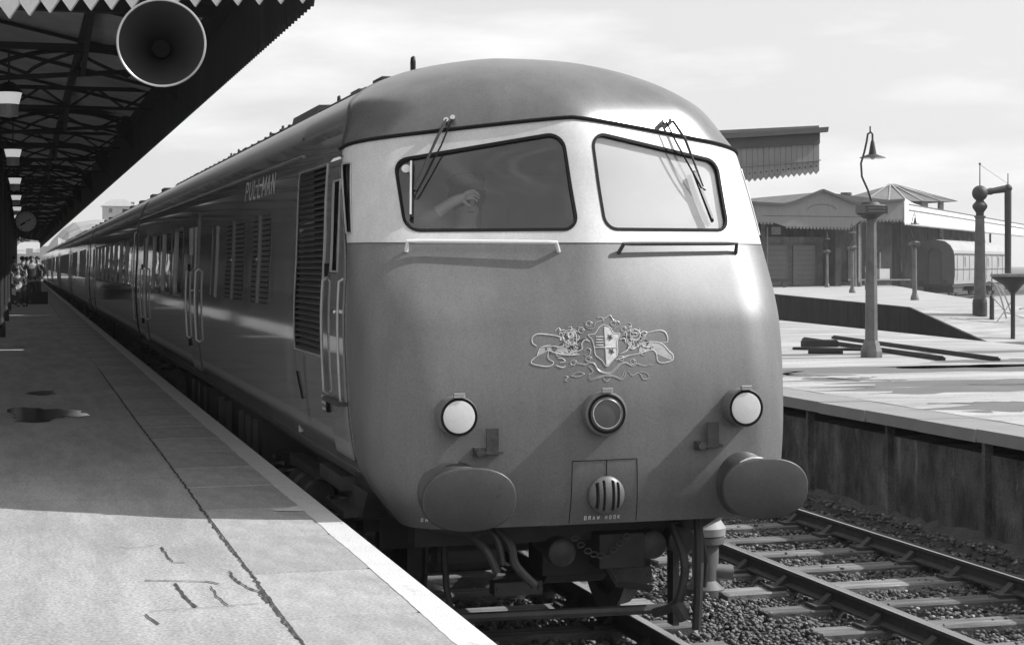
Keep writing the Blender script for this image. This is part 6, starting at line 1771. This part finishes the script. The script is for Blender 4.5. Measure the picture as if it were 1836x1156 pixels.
person(-.22, 63.2, ZP, .9, 'person in dark jacket with white sleeves bending at the left edge', coat='cloth_mid', arms=((-.30, .2, 1.0), (.2, .35, 1.1)))
person(-.12, 60.5, ZP, .3, 'seated person in dark clothes with a pale newspaper by the canopy post', coat='cloth_dark', sit=True, arms=((-.15, .35, 1.05), (.15, .35, 1.05)))
person(.22, 70.5, ZP, 2.9, 'farthest person in grey coat, mostly hidden by the group', coat='cloth_mid', skirt=True)
bn = empty('bench', (-.12, 60.6, ZP), 'low dark bench under the seated person', 'bench')
b = MB().use('timber_dark'); b.box(-.6, .25, 60.35, 60.75, ZP + .36, ZP + .41); b.build('seat', None, bn)
for x in (-.5, .15): b = MB().use('canopy_iron'); b.box(x, x + .06, 60.4, 60.7, ZP, ZP + .36); b.build('leg', None, bn)
np_ = MB().use('cloth_white'); np_.add([(-.30, 60.05, ZP + .62), (-.02, 60.02, ZP + .55), (.0, 60.12, ZP + .30), (-.30, 60.14, ZP + .42)], [(0, 1, 2, 3)]); np_.prism([(-.3, 60.05, ZP + .62), (-.02, 60.02, ZP + .55), (.0, 60.12, ZP + .30), (-.3, 60.14, ZP + .42)], (0, .01, 0))
tag(np_.build('newspaper'), 'open pale newspaper held by the seated person', 'newspaper')
for x, y, lab in ((.62, 63.6, 'dark suitcase standing by the feet of the person nearest the train'), (.0, 63.9, 'dark suitcase between the standing people')):
    b = MB().use('cloth_dark'); sc_ = empty('suitcase', (x, y, ZP), lab, 'suitcase'); b.box(x - .3, x + .3, y - .09, y + .09, ZP + .01, ZP + .45); b.build('case', None, sc_)
    b = MB().use('rubber'); b.tube([(x - .08, y, ZP + .45), (x - .07, y, ZP + .5), (x + .07, y, ZP + .5), (x + .08, y, ZP + .45)], .012, 5); b.build('handle', None, sc_)
# driver in the cab, hand raised to his cap
dr = empty('person', (XC - .62, 10.62, 1.5), 'driver in a peaked cap seen through the left windscreen, one hand raised', 'person')
dxx, dyy = XC - .50, 10.42
# --- head with face
def P3(p): return (dxx + p[0]*1.12, dyy + p[1]*1.12, 1.9 + (p[2] - 1.9)*1.08 + .04)
J = [(0, .12, 1.95), (0, .10, 2.2), (0, .08, 2.40), (0, .05, 2.50), (0, .02, 2.60), (0, .02, 2.70)]
rad = [(.16, .12), (.15, .11), (.13, .09), .05, (.092, .11), (.088, .10)]
E_ = [(0, 1), (1, 2), (2, 3), (3, 4), (4, 5)]
def ch(st, pts, rr_):
    k = st
    for p, q in zip(pts, rr_): J.append(p); rad.append(q); E_.append((k, len(J)-1)); k = len(J)-1
    return k
ch(2, [(.20, .08, 2.40), (.27, .0, 2.15), (.18, -.22, 2.1)], [.06, .045, .032])
wr = ch(2, [(-.20, .06, 2.42), (-.36, -.12, 2.46), (-.15, -.20, 2.62), (-.09, -.20, 2.655)], [.06, .048, .034, (.034, .018)])
palm = len(J) - 1
for q, (fx, fz, L) in enumerate(((-.02, .035, .9), (.0, .015, 1.0), (.01, -.01, .95), (.01, -.035, .8))):
    b0 = (-.09 + .035, -.20, 2.665 + fz*.6)
    ch(palm, [b0, (b0[0] + .04*L, -.205, b0[2] + .008), (b0[0] + .075*L, -.19, b0[2] - .012)], [.0095, .0085, .007])
ch(palm, [(-.07, -.215, 2.62), (-.04, -.225, 2.60)], [.010, .008])
skin_obj('body', [P3(p) for p in J], E_, rad, 'skin', dr, 2)
J2 = [(0, .12, 1.85), (0, .10, 2.2), (0, .08, 2.42), (.21, .08, 2.40), (.27, .0, 2.15), (.2, -.18, 2.1), (-.21, .06, 2.42), (-.36, -.11, 2.46), (-.20, -.18, 2.58)]
skin_obj('jacket', [P3(p) for p in J2], [(0, 1), (1, 2), (2, 3), (3, 4), (4, 5), (2, 6), (6, 7), (7, 8)], [(.19, .14), (.17, .13), (.16, .11), .078, .062, .045, .078, .064, .045], 'cloth_mid', dr, 2)
b = MB().use('skin'); b.sphere(P3((0, -.085, 2.625)), .022, 8, 6, (.7, 1, 1.3)); b.sphere(P3((.085, .02, 2.62)), .025, 8, 6, (.4, .8, 1.2)); b.sphere(P3((-.085, .02, 2.62)), .025, 8, 6, (.4, .8, 1.2)); b.build('face_features', None, dr, smooth=True)
b = MB().use('hair'); 
for s_ in (-1, 1): b.sphere(P3((s_*.032, -.074, 2.645)), .009, 8, 6)
b.sphere(P3((0, -.08, 2.575)), .02, 8, 6, (1.2, .5, .2)); b.build('eye', None, dr)
b = MB().use('hair'); b.sphere(P3((0, .035, 2.665)), .118, 14, 10, (1.02, 1.05, .95)); b.build('hair', None, dr, smooth=True)
b = MB().use('cloth_dark'); b.lathe([(.108, 0), (.112, .4), (.128, .75), (.11, 1)], P3((0, .03, 2.71)), P3((0, .05, 2.78)), 20); b.prism([P3((-.09, -.06, 2.695)), P3((-.05, -.15, 2.685)), P3((.05, -.15, 2.685)), P3((.09, -.06, 2.695))], (0, 0, .008)); b.build('peaked_cap', None, dr, smooth=False)

# ================================================================== HAZE
HZ = 0.00035
if HZ:
    b = MB().use('void_black'); b.box(-850, 1450, -55, 2400, -1.3, 60)
    hzo = b.build('haze'); tag(hzo, kind='stuff')
    hm = bpy.data.materials.new('haze_air'); hm.use_nodes = True; hm.node_tree.nodes.clear()
    ho = hm.node_tree.nodes.new('ShaderNodeOutputMaterial'); pv = hm.node_tree.nodes.new('ShaderNodeVolumePrincipled')
    pv.inputs['Color'].default_value = (.93, .93, .93, 1); pv.inputs['Density'].default_value = HZ; pv.inputs['Anisotropy'].default_value = .3
    hm.node_tree.links.new(pv.outputs[0], ho.inputs['Volume'])
    hzo.data.materials.clear(); hzo.data.materials.append(hm)
    bpy.context.scene.cycles.volume_bounces = 1
